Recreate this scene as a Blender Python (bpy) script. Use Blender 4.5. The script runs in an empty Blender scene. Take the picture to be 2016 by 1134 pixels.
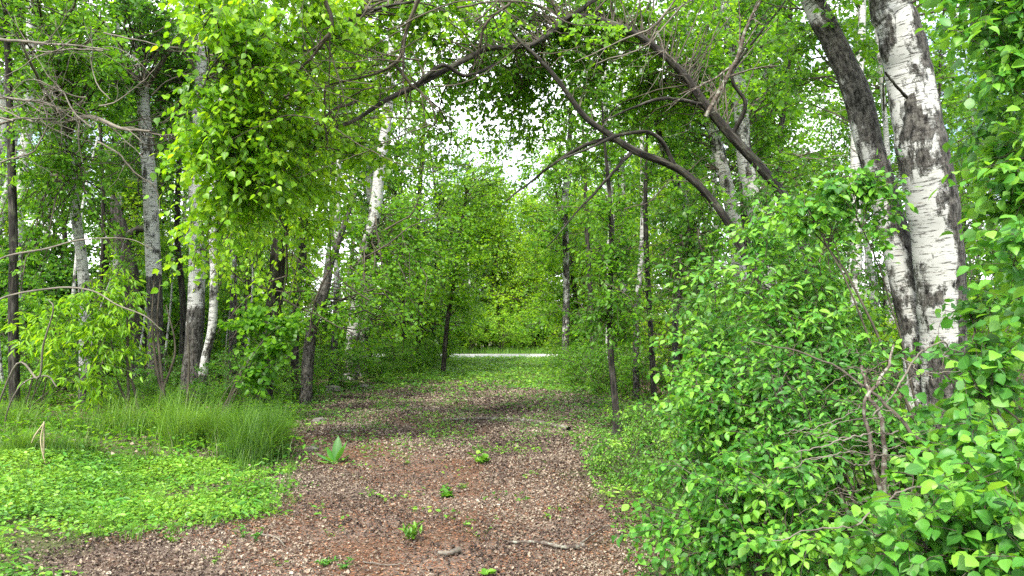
import bpy, math, random
import numpy as np
from mathutils import Matrix, Vector
random.seed(7)
rng = np.random.default_rng(11)
R = math.radians
sc = bpy.context.scene
C = sc.collection

# ---------------------------------------------------------------- camera
F = 1494.0                      # focal length in pixels of the 2016 px wide photograph
PITCH = R(3.0)
CAMZ = 1.6
cam_d = bpy.data.cameras.new('camera')
cam = bpy.data.objects.new('camera', cam_d); C.objects.link(cam)
cam_d.sensor_width = 36.0
cam_d.lens = F / 2016.0 * 36.0
cam_d.clip_start = 0.05
cam_d.clip_end = 3000
cam.location = (0, 0, CAMZ)
cam.rotation_euler = (R(90) + PITCH, 0, 0)
sc.camera = cam

# ---------------------------------------------------------------- sky, sun, exposure
SUN_EL, SUN_AZ = R(50), R(205)   # azimuth clockwise from +Y: behind and to the left of the camera
w = bpy.data.worlds.new('World'); sc.world = w; w.use_nodes = True
nt = w.node_tree; nt.nodes.clear()
out = nt.nodes.new('ShaderNodeOutputWorld'); bg = nt.nodes.new('ShaderNodeBackground')
sky = nt.nodes.new('ShaderNodeTexSky'); sky.sky_type = 'NISHITA'; sky.sun_disc = False
sky.sun_elevation = SUN_EL; sky.sun_rotation = SUN_AZ
tc = nt.nodes.new('ShaderNodeTexCoord'); mp = nt.nodes.new('ShaderNodeMapping'); mp.inputs['Scale'].default_value = (1, 1, 2.2)
nz = nt.nodes.new('ShaderNodeTexNoise'); nz.inputs['Scale'].default_value = 2.6; nz.inputs['Detail'].default_value = 7; nz.inputs['Roughness'].default_value = 0.55
rp = nt.nodes.new('ShaderNodeValToRGB'); rp.color_ramp.elements[0].position = 0.36; rp.color_ramp.elements[1].position = 0.52
mx = nt.nodes.new('ShaderNodeMix'); mx.data_type = 'RGBA'; mx.inputs['B'].default_value = (10.0, 10.3, 10.8, 1)
nt.links.new(tc.outputs['Generated'], mp.inputs['Vector']); nt.links.new(mp.outputs['Vector'], nz.inputs['Vector'])
nt.links.new(nz.outputs['Fac'], rp.inputs['Fac']); nt.links.new(rp.outputs['Color'], mx.inputs['Factor'])
nt.links.new(sky.outputs['Color'], mx.inputs['A']); nt.links.new(mx.outputs['Result'], bg.inputs['Color'])
bg.inputs['Strength'].default_value = 0.15
nt.links.new(bg.outputs['Background'], out.inputs['Surface'])
sun_d = bpy.data.lights.new('sun', 'SUN'); sun_d.energy = 4.2; sun_d.angle = R(8.0); sun_d.color = (1, 0.95, 0.86)
sun = bpy.data.objects.new('sun', sun_d); C.objects.link(sun)
sd = Vector((math.sin(SUN_AZ) * math.cos(SUN_EL), math.cos(SUN_AZ) * math.cos(SUN_EL), math.sin(SUN_EL)))
sun.rotation_euler = sd.to_track_quat('Z', 'Y').to_euler()
sc.view_settings.view_transform = 'Standard'; sc.view_settings.look = 'None'
sc.view_settings.gamma = 1; sc.view_settings.use_curve_mapping = False
sc.view_settings.exposure = 1.2
cy = sc.cycles
cy.max_bounces = 7; cy.diffuse_bounces = 4; cy.glossy_bounces = 2; cy.transmission_bounces = 5; cy.transparent_max_bounces = 4
cy.use_denoising = False; cy.use_adaptive_sampling = True; cy.adaptive_threshold = 0.02
cy.sample_clamp_indirect = 6

# ---------------------------------------------------------------- helpers
CP, SP = math.cos(PITCH), math.sin(PITCH)
def at(px, py, d):
    """point seen at pixel (px, py) of the 2016x1134 photograph, d metres in front of the camera"""
    x = (px - 1008) / F * d; u = (567 - py) / F * d
    return np.array([x, d * CP - u * SP, CAMZ + d * SP + u * CP])

def gh(x, y):
    """height of the ground"""
    x = np.asarray(x, float); y = np.asarray(y, float)
    h = 0.035 * np.sin(x * 0.9 + 1.3) * np.cos(y * 0.7) + 0.02 * np.sin(x * 2.3 + y * 1.7) + 0.012 * np.sin(y * 3.1 - x * 1.1)
    h = h + 0.10 * np.clip((np.abs(x + 0.9) - 3.0) / 2.0, 0, 1) * np.sin(x * 0.35 + y * 0.2 + 1)
    h = h * np.clip((40.5 - y) / 4, 0, 1)
    return h

LD = np.array([0, 3.5, 4.9, 6.05, 6.9, 8.4, 10.5, 12.9, 15, 17.7, 20, 22, 24])
LX = np.array([-3.0, -3.0, -2.9, -2.8, -2.15, -2.35, -3.0, -3.5, -4.2, -4.5, -3.6, -3.0, -2.3])
RX = np.array([1.0, 1.0, 0.85, 0.85, 0.85, 0.8, 1.1, 1.35, 1.3, 1.15, 0.8, 0.5, 0.2])
def on_path(x, y, j=0.0):
    """>0 inside the brown litter path, in metres from its edge"""
    n = 0.22 * np.sin(y * 2.1 + x * 1.3) + 0.13 * np.sin(y * 5.3 - x * 3.7 + 1) + 0.08 * np.sin(y * 11 + 2)
    return np.minimum(x - np.interp(y, LD, LX), np.interp(y, LD, RX) - x) + n - np.clip(y - 21, 0, 50) * 0.6

def unit(v):
    return v / np.maximum(np.linalg.norm(v, axis=-1, keepdims=True), 1e-9)

class MB:
    """collects numpy pieces and links them as one mesh object"""
    def __init__(s): s.v = []; s.f = []; s.n = 0; s.at = {}; s.mi = []
    def add(s, v, faces, attrs=None):
        v = np.asarray(v, float).reshape(-1, 3)
        for f in faces: s.f.append(np.asarray(f, int) + s.n)
        s.v.append(v); s.n += len(v)
        for k, a in (attrs or {}).items():
            s.at.setdefault(k, []).append(np.asarray(a, float))
    def mesh(s, name, mat, smooth=True):
        me = bpy.data.meshes.new(name)
        V = np.concatenate(s.v); me.vertices.add(len(V)); me.vertices.foreach_set('co', V.astype(np.float32).ravel())
        lv = np.concatenate([f.ravel() for f in s.f]); tot = np.concatenate([np.full(len(f), f.shape[1]) for f in s.f])
        me.loops.add(len(lv)); me.loops.foreach_set('vertex_index', lv.astype(np.int32))
        me.polygons.add(len(tot)); st = np.concatenate([[0], np.cumsum(tot)[:-1]])
        me.polygons.foreach_set('loop_start', st.astype(np.int32))
        me.polygons.foreach_set('use_smooth', np.full(len(tot), smooth))
        for k, a in s.at.items():
            a = np.concatenate(a)
            if a.ndim == 1:
                t = me.attributes.new(k, 'FLOAT', 'POINT'); t.data.foreach_set('value', a.astype(np.float32))
            else:
                t = me.attributes.new(k, 'FLOAT_VECTOR', 'POINT'); t.data.foreach_set('vector', a.astype(np.float32).ravel())
        me.materials.append(mat); me.update(calc_edges=True)
        return me
    def build(s, name, mat, parent=None, kind=None, smooth=True):
        o = bpy.data.objects.new(name, s.mesh(name, mat, smooth)); C.objects.link(o)
        if parent: put_under(o, parent)
        if kind: o['kind'] = kind
        return o

def put_under(o, parent):
    o.parent = parent
    o.matrix_parent_inverse = parent.matrix_basis.inverted()

def tag(o, label, cat, group=None, kind=None):
    if label: o['label'] = label
    if cat: o['category'] = cat
    if group: o['group'] = group
    if kind: o['kind'] = kind
    return o

def empty(name, loc, label, cat, group=None):
    o = bpy.data.objects.new(name, None); C.objects.link(o); o.location = loc; o.empty_display_size = 0.2
    return tag(o, label, cat, group)

def copy_thing(root, loc, rz, s, label, group=None, tilt=(0, 0)):
    r = root.copy(); C.objects.link(r); r.location = loc; r.rotation_euler = (tilt[0], tilt[1], rz); r.scale = (s, s, s)
    r['label'] = label
    if group: r['group'] = group
    for ch in root.children:
        c = ch.copy(); C.objects.link(c); c.parent = r
    return r

def tubes(mb, P, Rd, S=3, h0=None, attrs=True, dark=None):
    """P (N,K,3) polylines, Rd (N,K) radii"""
    P = np.asarray(P, float); Rd = np.asarray(Rd, float)
    if P.ndim == 2: P = P[None]; Rd = Rd[None]
    N, K, _ = P.shape
    T = np.empty_like(P); T[:, 1:-1] = P[:, 2:] - P[:, :-2]; T[:, 0] = P[:, 1] - P[:, 0]; T[:, -1] = P[:, -1] - P[:, -2]
    T = unit(T)
    m = unit((P[:, -1] - P[:, 0]) + 1e-6)
    ref = np.where(np.abs(m[:, 2:3]) > 0.6, np.array([[1.0, 0.13, 0]]), np.array([[0.05, 0.1, 1.0]]))[:, None, :]
    A = unit(np.cross(T, ref)); Bv = np.cross(T, A)
    ang = np.arange(S) * 2 * np.pi / S
    ca, sa = np.cos(ang), np.sin(ang)
    V = P[:, :, None, :] + Rd[:, :, None, None] * (A[:, :, None, :] * ca[None, None, :, None] + Bv[:, :, None, :] * sa[None, None, :, None])
    seg = np.concatenate([np.zeros((N, 1)), np.cumsum(np.linalg.norm(np.diff(P, axis=1), axis=2), axis=1)], axis=1)
    bark = np.empty(V.shape); bark[..., 0] = Rd[:, :, None] * ca; bark[..., 1] = Rd[:, :, None] * sa; bark[..., 2] = seg[:, :, None] + (0 if h0 is None else h0)
    i = np.arange(K - 1)[:, None] * S; j = np.arange(S)[None, :]; jn = (j + 1) % S
    q = np.stack([i + j, i + jn, i + S + jn, i + S + j], -1).reshape(-1, 4)
    f = (q[None] + (np.arange(N) * K * S)[:, None, None]).reshape(-1, 4)
    at_ = {}
    if attrs:
        at_ = {'bark': bark.reshape(-1, 3), 'dark': (np.zeros(N * K * S) if dark is None else np.asarray(dark).ravel())}
    mb.add(V.reshape(-1, 3), [f], at_)
    return V

def smooth_line(pts, n):
    """Catmull-Rom through the rows of pts (any number of columns), n samples"""
    p = np.asarray(pts, float); p = np.vstack([2 * p[0] - p[1], p, 2 * p[-1] - p[-2]])
    m = len(p) - 3; t = np.linspace(0, m - 1e-6, n); i = t.astype(int); u = (t - i)[:, None]
    a, b, c, d = p[i], p[i + 1], p[i + 2], p[i + 3]
    return 0.5 * ((2 * b) + (-a + c) * u + (2 * a - 5 * b + 4 * c - d) * u ** 2 + (-a + 3 * b - 3 * c + d) * u ** 3)

# leaf outlines: t along the midrib, s across, z curl
def leaf_shape(kind):
    if kind.startswith('near'):
        wf = {'near': 1, 'near_narrow': .68, 'near_broad': 1.25}[kind]
           # rib 0-4, left 5-7, right 8-10
        rib = [(0, 0, 0), (.22, 0, .0), (.5, 0, -.01), (.8, 0, -.06), (1.0, 0, -.14)]
        L = [(.16, .22 * wf, .05), (.46, .33 * wf, .075), (.78, .20 * wf, .0)]
        v = rib + L + [(a, -b, c) for a, b, c in L]
        t3 = [(0, 1, 5), (3, 4, 7), (0, 8, 1), (3, 10, 4)]
        q4 = [(1, 2, 6, 5), (2, 3, 7, 6), (1, 8, 9, 2), (2, 9, 10, 3)]
        return np.array(v), [np.array(t3), np.array(q4)]
    if kind == 'heart':     # broad, nearly round with a drawn-out tip
        v = [(0, 0, 0), (.5, 0, -.03), (1.0, 0, -.12), (.08, .30, .06), (.42, .44, .05), (.8, .17, -.03), (.08, -.30, .06), (.42, -.44, .05), (.8, -.17, -.03)]
        return np.array(v), [np.array([(0, 1, 4, 3), (1, 2, 5, 4), (0, 6, 7, 1), (1, 7, 8, 2)])]
    if kind == 'round':
        v = [(0, 0, 0), (1.0, 0, -.08), (.25, .40, .06), (.75, .34, .03), (.25, -.40, .06), (.75, -.34, .03)]
        return np.array(v), [np.array([(0, 1, 3, 2), (0, 4, 5, 1)])]
    if kind == 'oval':
        v = [(0, 0, 0), (1.0, 0, -.12), (.3, .27, .06), (.72, .22, .02), (.3, -.27, .06), (.72, -.22, .02)]
        return np.array(v), [np.array([(0, 1, 3, 2), (0, 4, 5, 1)])]
    if kind == 'lance':
        v = [(0, 0, 0), (1.0, 0, -.15), (.3, .15, .03), (.65, .12, .0), (.3, -.15, .03), (.65, -.12, .0)]
        return np.array(v), [np.array([(0, 1, 3, 2), (0, 4, 5, 1)])]
    if kind == 'crumple':
        v = [(0, 0, .1), (.5, .03, -.16), (1.0, -.08, .16), (.2, .30, .22), (.55, .42, -.05), (.85, .22, .2), (.15, -.34, .16), (.5, -.28, .24), (.8, -.40, -.02)]
        return np.array(v), [np.array([(0, 1, 4, 3), (1, 2, 5, 4), (0, 6, 7, 1), (1, 7, 8, 2)])]
    if kind == 'far':
        v = [(0, 0, 0), (.45, .42, .08), (1.0, 0, -.05), (.45, -.42, .02)]
        return np.array(v), [np.array([(0, 3, 2, 1)])]

def put_leaves(mb, pos, dr, nrm, size, kind, tint):
    v, fs = leaf_shape(kind); n = len(pos)
    dr = unit(dr); sd_ = unit(np.cross(nrm, dr)); nn = np.cross(dr, sd_)
    size = np.broadcast_to(size, (n,))
    sag = rng.uniform(.4, 2.0, n)
    W = rng.uniform(.85, 1.15, n)
    V = pos[:, None, :] + size[:, None, None] * (v[None, :, 0, None] * dr[:, None, :] + W[:, None, None] * v[None, :, 1, None] * sd_[:, None, :] + sag[:, None, None] * v[None, :, 2, None] * nn[:, None, :])
    off = (np.arange(n) * len(v))[:, None, None]
    lf = np.empty((n, len(v), 3)); lf[:, :, 0] = v[:, 0]; lf[:, :, 1] = v[:, 1]; lf[:, :, 2] = 0
    mb.add(V, [(f[None] + off).reshape(-1, f.shape[1]) for f in fs], {'tint': np.repeat(tint, len(v)), 'lf': lf.reshape(-1, 3)})

def rand_dirs(n, flat=1.0):
    v = rng.normal(size=(n, 3)); v[:, 2] *= flat
    return unit(v)

def grow(skel, centres, wood, leaf, rad=.4, twigs=8, lpt=9, size=.07, kind='oval', droop=.25, up=0., con_r=.014, tw_r=.0035, tint0=0., spread=.35, bare=None, sdown=None, keep=None, flat=.7, hang=.5, split=None, zf=.9):
    """leafy twigs round every centre, each cluster tied to the nearest point of the skeleton"""
    skel = np.asarray(skel, float); c = np.asarray(centres, float); n = len(c)
    d = np.linalg.norm(c[:, None] - skel[None], axis=2) + zf * np.clip(skel[None, :, 2] - c[:, None, 2], -0.3, 9)
    s = skel[np.argmin(d + rng.uniform(0, .9, d.shape) * (d.min(1, keepdims=True) + .3), axis=1)]
    L = np.linalg.norm(c - s, axis=1, keepdims=True)
    t = np.linspace(0, 1, 7)[None, :, None]
    bow = rng.normal(size=(n, 1, 3)) * .10 * L[:, None]; bow[:, :, 2] += .14 * L
    wob = rng.normal(size=(n, 7, 3)) * .022 * L[:, None]; wob[:, 0] = 0
    Pc = s[:, None] * (1 - t) + c[:, None] * t + bow * 4 * t * (1 - t) + wob
    rr = np.clip(con_r * (0.45 + .55 * L / 1.5), .004, con_r * 2.2)
    tubes(wood, Pc, rr * np.linspace(1, .35, 7)[None], 4)
    N = n * twigs; idx = np.repeat(np.arange(n), twigs)
    tt = rng.uniform(.45, 1, N) * 6; i0 = np.minimum(tt.astype(int), 5); u = (tt - i0)[:, None]
    st = Pc[idx, i0] * (1 - u) + Pc[idx, i0 + 1] * u
    axis = unit(c - s)[idx]
    dr = unit(rand_dirs(N, flat) + .45 * axis + np.array([0, 0, up]))
    ln = (rad * rng.uniform(.45, 1.25, N))[:, None]
    k = np.linspace(0, 1, 5)[None, :, None]
    bend = rng.normal(size=(N, 1, 3)) * .22
    Pt = st[:, None] + ln[:, None] * (dr[:, None] * k + bend * k * k) + np.array([0, 0, -1.0]) * (droop * ln[:, None] * k ** 2)
    tubes(wood, Pt, np.full((N, 1), tw_r) * np.linspace(1, .4, 5)[None], 3)
    m = N * lpt; ti = np.repeat(np.arange(N), lpt)
    q = np.clip(np.tile(np.linspace(.12, 1.0, lpt), N) + rng.uniform(-.05, .05, m), 0, 1) * 4
    j0 = np.minimum(q.astype(int), 3); u = (q - j0)[:, None]
    a = Pt[ti, j0]; b = Pt[ti, j0 + 1]; tan = unit(b - a); p = a * (1 - u) + b * u
    side = unit(np.cross(tan, np.array([0, 0, 1.0])) + .25 * rng.normal(size=(m, 3)))
    side *= np.where(np.arange(m) % 2, 1, -1)[:, None]
    ld = unit(.5 * tan + 1.0 * side + np.array([0, 0, -hang]) + .35 * rng.normal(size=(m, 3)))
    p = p + ld * size * .22
    nr = unit(np.array([0, -.25, 1.0]) + spread * 1.6 * rng.normal(size=(m, 3)))
    tint = np.clip(.5 + tint0 + .16 * rng.normal(size=m) + (.13 * rng.normal(size=n))[idx[ti]], 0, 1)
    sz = size * (.45 + .85 * rng.beta(2, 1.6, m))
    if split is not None:                                  # the leaves that show largest become single objects
        pts, sel_n, store = split
        dist = np.linalg.norm(p - np.array([0, 0, CAMZ]), axis=1)
        big = np.argsort(dist / sz)[:sel_n]
        mask = np.ones(m, bool); mask[big] = False
        store.append((p[big], ld[big], nr[big], sz[big], tint[big]))
        p, ld, nr, sz, tint = p[mask], ld[mask], nr[mask], sz[mask], tint[mask]
    put_leaves(leaf, p, ld, nr, sz, kind, tint)
    return Pc

def blob_centres(blobs):
    """(px, py, depth, radius px, count) -> points spread through the ellipsoid"""
    out = []
    for px, py, d, rp_, n in blobs:
        c = at(px, py, d); r = rp_ / F * d
        v = rand_dirs(n) * (rng.uniform(0, 1, (n, 1)) ** .45) * r
        v[:, 1] *= 1.1
        out.append(c + v)
    return np.vstack(out)

# ---------------------------------------------------------------- materials
def new_mat(name):
    m = bpy.data.materials.new(name); m.use_nodes = True; t = m.node_tree; t.nodes.clear()
    return m, t, t.nodes, t.links
def ramp(ns, stops):
    r = ns.new('ShaderNodeValToRGB'); e = r.color_ramp.elements
    while len(e) < len(stops): e.new(.5)
    for el, (p, c) in zip(e, stops): el.position = p; el.color = (*c, 1)
    return r
def noise(ns, ls, vec, scale, detail=4, rough=.55, mapscale=None):
    if mapscale is not None:
        mpn = ns.new('ShaderNodeMapping'); mpn.inputs['Scale'].default_value = mapscale; ls.new(vec, mpn.inputs['Vector']); vec = mpn.outputs['Vector']
    n = ns.new('ShaderNodeTexNoise'); n.inputs['Scale'].default_value = scale; n.inputs['Detail'].default_value = detail; n.inputs['Roughness'].default_value = rough
    ls.new(vec, n.inputs['Vector']); return n.outputs['Fac']
def mathn(ns, ls, op, a, b=None, c=None, clamp=False):
    n = ns.new('ShaderNodeMath'); n.operation = op; n.use_clamp = clamp
    for i, x in enumerate((a, b, c)):
        if x is None: continue
        if isinstance(x, (int, float)): n.inputs[i].default_value = x
        else: ls.new(x, n.inputs[i])
    return n.outputs[0]
def mixc(ns, ls, fac, a, b, mode='MIX'):
    n = ns.new('ShaderNodeMix'); n.data_type = 'RGBA'; n.blend_type = mode
    for k, x in (('Factor', fac), ('A', a), ('B', b)):
        if isinstance(x, (int, float)): n.inputs[k].default_value = x
        elif isinstance(x, tuple): n.inputs[k].default_value = (*x, 1)
        else: ls.new(x, n.inputs[k])
    return n.outputs['Result']

def leaf_mat(name, c0, c1, c2, trans=.38, rough=.42, veins=False):
    m, t, ns, ls = new_mat(name)
    a = ns.new('ShaderNodeAttribute'); a.attribute_name = 'tint'
    oi = ns.new('ShaderNodeObjectInfo')
    v = mathn(ns, ls, 'MULTIPLY_ADD', oi.outputs['Random'], .16, -.08)
    tt = mathn(ns, ls, 'ADD', a.outputs['Fac'], v)
    r = ramp(ns, [(.12, c0), (.5, c1), (.9, c2)]); ls.new(tt, r.inputs['Fac'])
    col = r.outputs['Color']
    geo = ns.new('ShaderNodeNewGeometry')
    lfa = ns.new('ShaderNodeAttribute'); lfa.attribute_name = 'lf'
    sep = ns.new('ShaderNodeSeparateXYZ'); ls.new(lfa.outputs['Vector'], sep.inputs[0])
    ab = mathn(ns, ls, 'ABSOLUTE', sep.outputs['Y'])
    if veins:
        rib = mathn(ns, ls, 'LESS_THAN', ab, .012)
        ph = mathn(ns, ls, 'MULTIPLY', mathn(ns, ls, 'MULTIPLY_ADD', ab, -.9, sep.outputs['X']), 42)
        sv = mathn(ns, ls, 'POWER', mathn(ns, ls, 'ABSOLUTE', mathn(ns, ls, 'SINE', ph)), 10)
        vv = mathn(ns, ls, 'MAXIMUM', rib, mathn(ns, ls, 'MULTIPLY', sv, .55))
        col = mixc(ns, ls, mathn(ns, ls, 'MULTIPLY', vv, .45), col, tuple(min(1, x * 1.9 + .02) for x in c1))
    tco = ns.new('ShaderNodeTexCoord')
    spn = noise(ns, ls, tco.outputs['Object'], 35, 2)
    col = mixc(ns, ls, mathn(ns, ls, 'MULTIPLY', spn, .35), col, tuple(x * .55 for x in c1))
    back = mixc(ns, ls, geo.outputs['Backfacing'], col, mixc(ns, ls, .4, col, (.16, .24, .12)))
    p = ns.new('ShaderNodeBsdfPrincipled'); p.inputs['Roughness'].default_value = rough; ls.new(back, p.inputs['Base Color'])
    p.inputs['Specular IOR Level'].default_value = .35
    tr = ns.new('ShaderNodeBsdfTranslucent')
    tcol = mixc(ns, ls, 1.0, col, (1.9, 1.65, .7), 'MULTIPLY'); ls.new(tcol, tr.inputs['Color'])
    mxs = ns.new('ShaderNodeMixShader'); mxs.inputs[0].default_value = trans
    ls.new(p.outputs[0], mxs.inputs[1]); ls.new(tr.outputs[0], mxs.inputs[2])
    o = ns.new('ShaderNodeOutputMaterial'); ls.new(mxs.outputs[0], o.inputs['Surface'])
    return m

M = {}
M['leaf_sunlit'] = leaf_mat('sunlit_aspen_leaf', (.06, .17, .008), (.17, .38, .012), (.30, .50, .02), .5)  # lighter copy of the leaf green, sunlight painted into its colour
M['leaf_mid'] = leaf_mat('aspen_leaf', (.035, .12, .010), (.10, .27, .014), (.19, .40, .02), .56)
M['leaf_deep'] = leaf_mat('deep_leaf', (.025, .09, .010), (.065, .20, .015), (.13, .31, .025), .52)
M['leaf_shrub'] = leaf_mat('shrub_leaf', (.015, .065, .010), (.06, .22, .022), (.22, .45, .04), .36, .45, True)  # wide ramp with deepened dark end paints sun and shadow between leaves
M['leaf_cover'] = leaf_mat('ground_cover_leaf', (.04, .13, .012), (.12, .30, .025), (.27, .46, .05), .34)
M['grass'] = leaf_mat('grass_blade', (.025, .075, .006), (.065, .17, .010), (.16, .31, .025), .35)

def bark_mat(name, white=True):
    m, t, ns, ls = new_mat(name)
    a = ns.new('ShaderNodeAttribute'); a.attribute_name = 'bark'; v = a.outputs['Vector']
    dk = ns.new('ShaderNodeAttribute'); dk.attribute_name = 'dark'
    if white:
        big = noise(ns, ls, v, 2.2, 5, .6, (1, 1, .7))
        base = mixc(ns, ls, noise(ns, ls, v, 3, 3), (.31, .31, .29), (.50, .50, .475))
        base = mixc(ns, ls, mathn(ns, ls, 'GREATER_THAN', noise(ns, ls, v, 4, 3, .5, (.8, .8, 12)), .63), base, (.34, .33, .30))
        lent = noise(ns, ls, v, 6, 4, .65, (1.1, 1.1, 9))
        rl = ramp(ns, [(.57, (0, 0, 0)), (.63, (1, 1, 1))]); ls.new(lent, rl.inputs['Fac'])
        rb = ramp(ns, [(.535, (0, 0, 0)), (.60, (1, 1, 1))])
        sepz = ns.new('ShaderNodeSeparateXYZ'); ls.new(v, sepz.inputs[0])
        low = mathn(ns, ls, 'MULTIPLY_ADD', sepz.outputs['Z'], -.11, .23, True)
        fine = noise(ns, ls, v, 16, 5, .7, (1, 1, .35))
        pd = mathn(ns, ls, 'ADD', mathn(ns, ls, 'ADD', big, low), mathn(ns, ls, 'MULTIPLY', dk.outputs['Fac'], .45))
        pd = mathn(ns, ls, 'ADD', pd, mathn(ns, ls, 'MULTIPLY_ADD', fine, .35, -.19))
        ls.new(pd, rb.inputs['Fac'])
        fr = ramp(ns, [(.40, (0, 0, 0)), (.62, (1, 1, 1))]); ls.new(noise(ns, ls, v, 22, 5, .75, (1, 1, .45)), fr.inputs['Fac'])
        dark = mixc(ns, ls, fr.outputs['Color'], (.008, .007, .006), (.12, .113, .10))
        col = mixc(ns, ls, mathn(ns, ls, 'MULTIPLY', rl.outputs['Color'], .85), base, (.06, .055, .05))
        col = mixc(ns, ls, rb.outputs['Color'], col, dark)
        hgt = mathn(ns, ls, 'ADD', mathn(ns, ls, 'MULTIPLY', rl.outputs['Color'], 1.1), mathn(ns, ls, 'MULTIPLY', mathn(ns, ls, 'MULTIPLY', fine, rb.outputs['Color']), 2.5))
    else:
        fur = noise(ns, ls, v, 9, 5, .65, (2.2, 2.2, .35)); lich = noise(ns, ls, v, 5, 4)
        col = ramp(ns, [(.36, (.006, .005, .0045)), (.52, (.026, .023, .019)), (.7, (.095, .09, .075))]); ls.new(fur, col.inputs['Fac']); col = col.outputs['Color']
        rg = ramp(ns, [(.55, (0, 0, 0)), (.68, (1, 1, 1))]); ls.new(lich, rg.inputs['Fac'])
        col = mixc(ns, ls, mathn(ns, ls, 'MULTIPLY', rg.outputs['Color'], .4), col, (.12, .13, .08))
        hgt = mathn(ns, ls, 'MULTIPLY', fur, 2.5)
    b = ns.new('ShaderNodeBump'); b.inputs['Strength'].default_value = .8; b.inputs['Distance'].default_value = .02; ls.new(hgt, b.inputs['Height'])
    p = ns.new('ShaderNodeBsdfPrincipled'); p.inputs['Roughness'].default_value = .8; p.inputs['Specular IOR Level'].default_value = .2
    ls.new(col, p.inputs['Base Color']); ls.new(b.outputs[0], p.inputs['Normal'])
    o = ns.new('ShaderNodeOutputMaterial'); ls.new(p.outputs[0], o.inputs['Surface'])
    return m
M['aspen'] = bark_mat('aspen_bark'); M['bark'] = bark_mat('rough_bark', False)

def simple_mat(name, stops, scale=8, rough=.8, bump=.3, coord='Object', detail=5, mscale=None):
    m, t, ns, ls = new_mat(name)
    tco = ns.new('ShaderNodeTexCoord')
    n = noise(ns, ls, tco.outputs[coord], scale, detail, .6, mscale)
    r = ramp(ns, stops); ls.new(n, r.inputs['Fac'])
    p = ns.new('ShaderNodeBsdfPrincipled'); p.inputs['Roughness'].default_value = rough; p.inputs['Specular IOR Level'].default_value = .2
    ls.new(r.outputs['Color'], p.inputs['Base Color'])
    b = ns.new('ShaderNodeBump'); b.inputs['Strength'].default_value = bump; b.inputs['Distance'].default_value = .01; ls.new(n, b.inputs['Height']); ls.new(b.outputs[0], p.inputs['Normal'])
    o = ns.new('ShaderNodeOutputMaterial'); ls.new(p.outputs[0], o.inputs['Surface'])
    return m
M['twig'] = simple_mat('twig_bark', [(.3, (.03, .025, .018)), (.7, (.105, .09, .068))], 6)
M['twig_pale'] = simple_mat('pale_dead_twig', [(.3, (.07, .06, .048)), (.7, (.20, .18, .145))], 6)
M['deadwood'] = simple_mat('lichened_dead_wood', [(.3, (.035, .026, .02)), (.52, (.10, .08, .065)), (.64, (.24, .25, .20))], 24)
M['stone'] = simple_mat('grey_stone', [(.3, (.06, .055, .048)), (.7, (.22, .20, .18))], 9, .85, .8)
M['road'] = simple_mat('pale_worn_asphalt', [(.3, (.30, .29, .27)), (.7, (.45, .44, .41))], 1.6, .9, .2)
M['straw'] = simple_mat('dry_straw', [(.3, (.20, .17, .10)), (.7, (.36, .31, .20))], 8)

def tint_mat(name, stops, rough=.75, trans=0):
    m, t, ns, ls = new_mat(name)
    a = ns.new('ShaderNodeAttribute'); a.attribute_name = 'tint'
    r = ramp(ns, stops); ls.new(a.outputs['Fac'], r.inputs['Fac'])
    p = ns.new('ShaderNodeBsdfPrincipled'); p.inputs['Roughness'].default_value = rough; p.inputs['Specular IOR Level'].default_value = .25
    ls.new(r.outputs['Color'], p.inputs['Base Color'])
    o = ns.new('ShaderNodeOutputMaterial'); ls.new(p.outputs[0], o.inputs['Surface'])
    return m
M['litter'] = tint_mat('dry_leaf_litter', [(.05, (.028, .020, .016)), (.3, (.085, .060, .047)), (.55, (.185, .145, .108)), (.8, (.29, .235, .175)), (1, (.41, .355, .285))])
M['chips'] = tint_mat('red_wood_debris', [(.05, (.06, .03, .018)), (.5, (.19, .085, .045)), (.9, (.33, .19, .11))])

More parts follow.
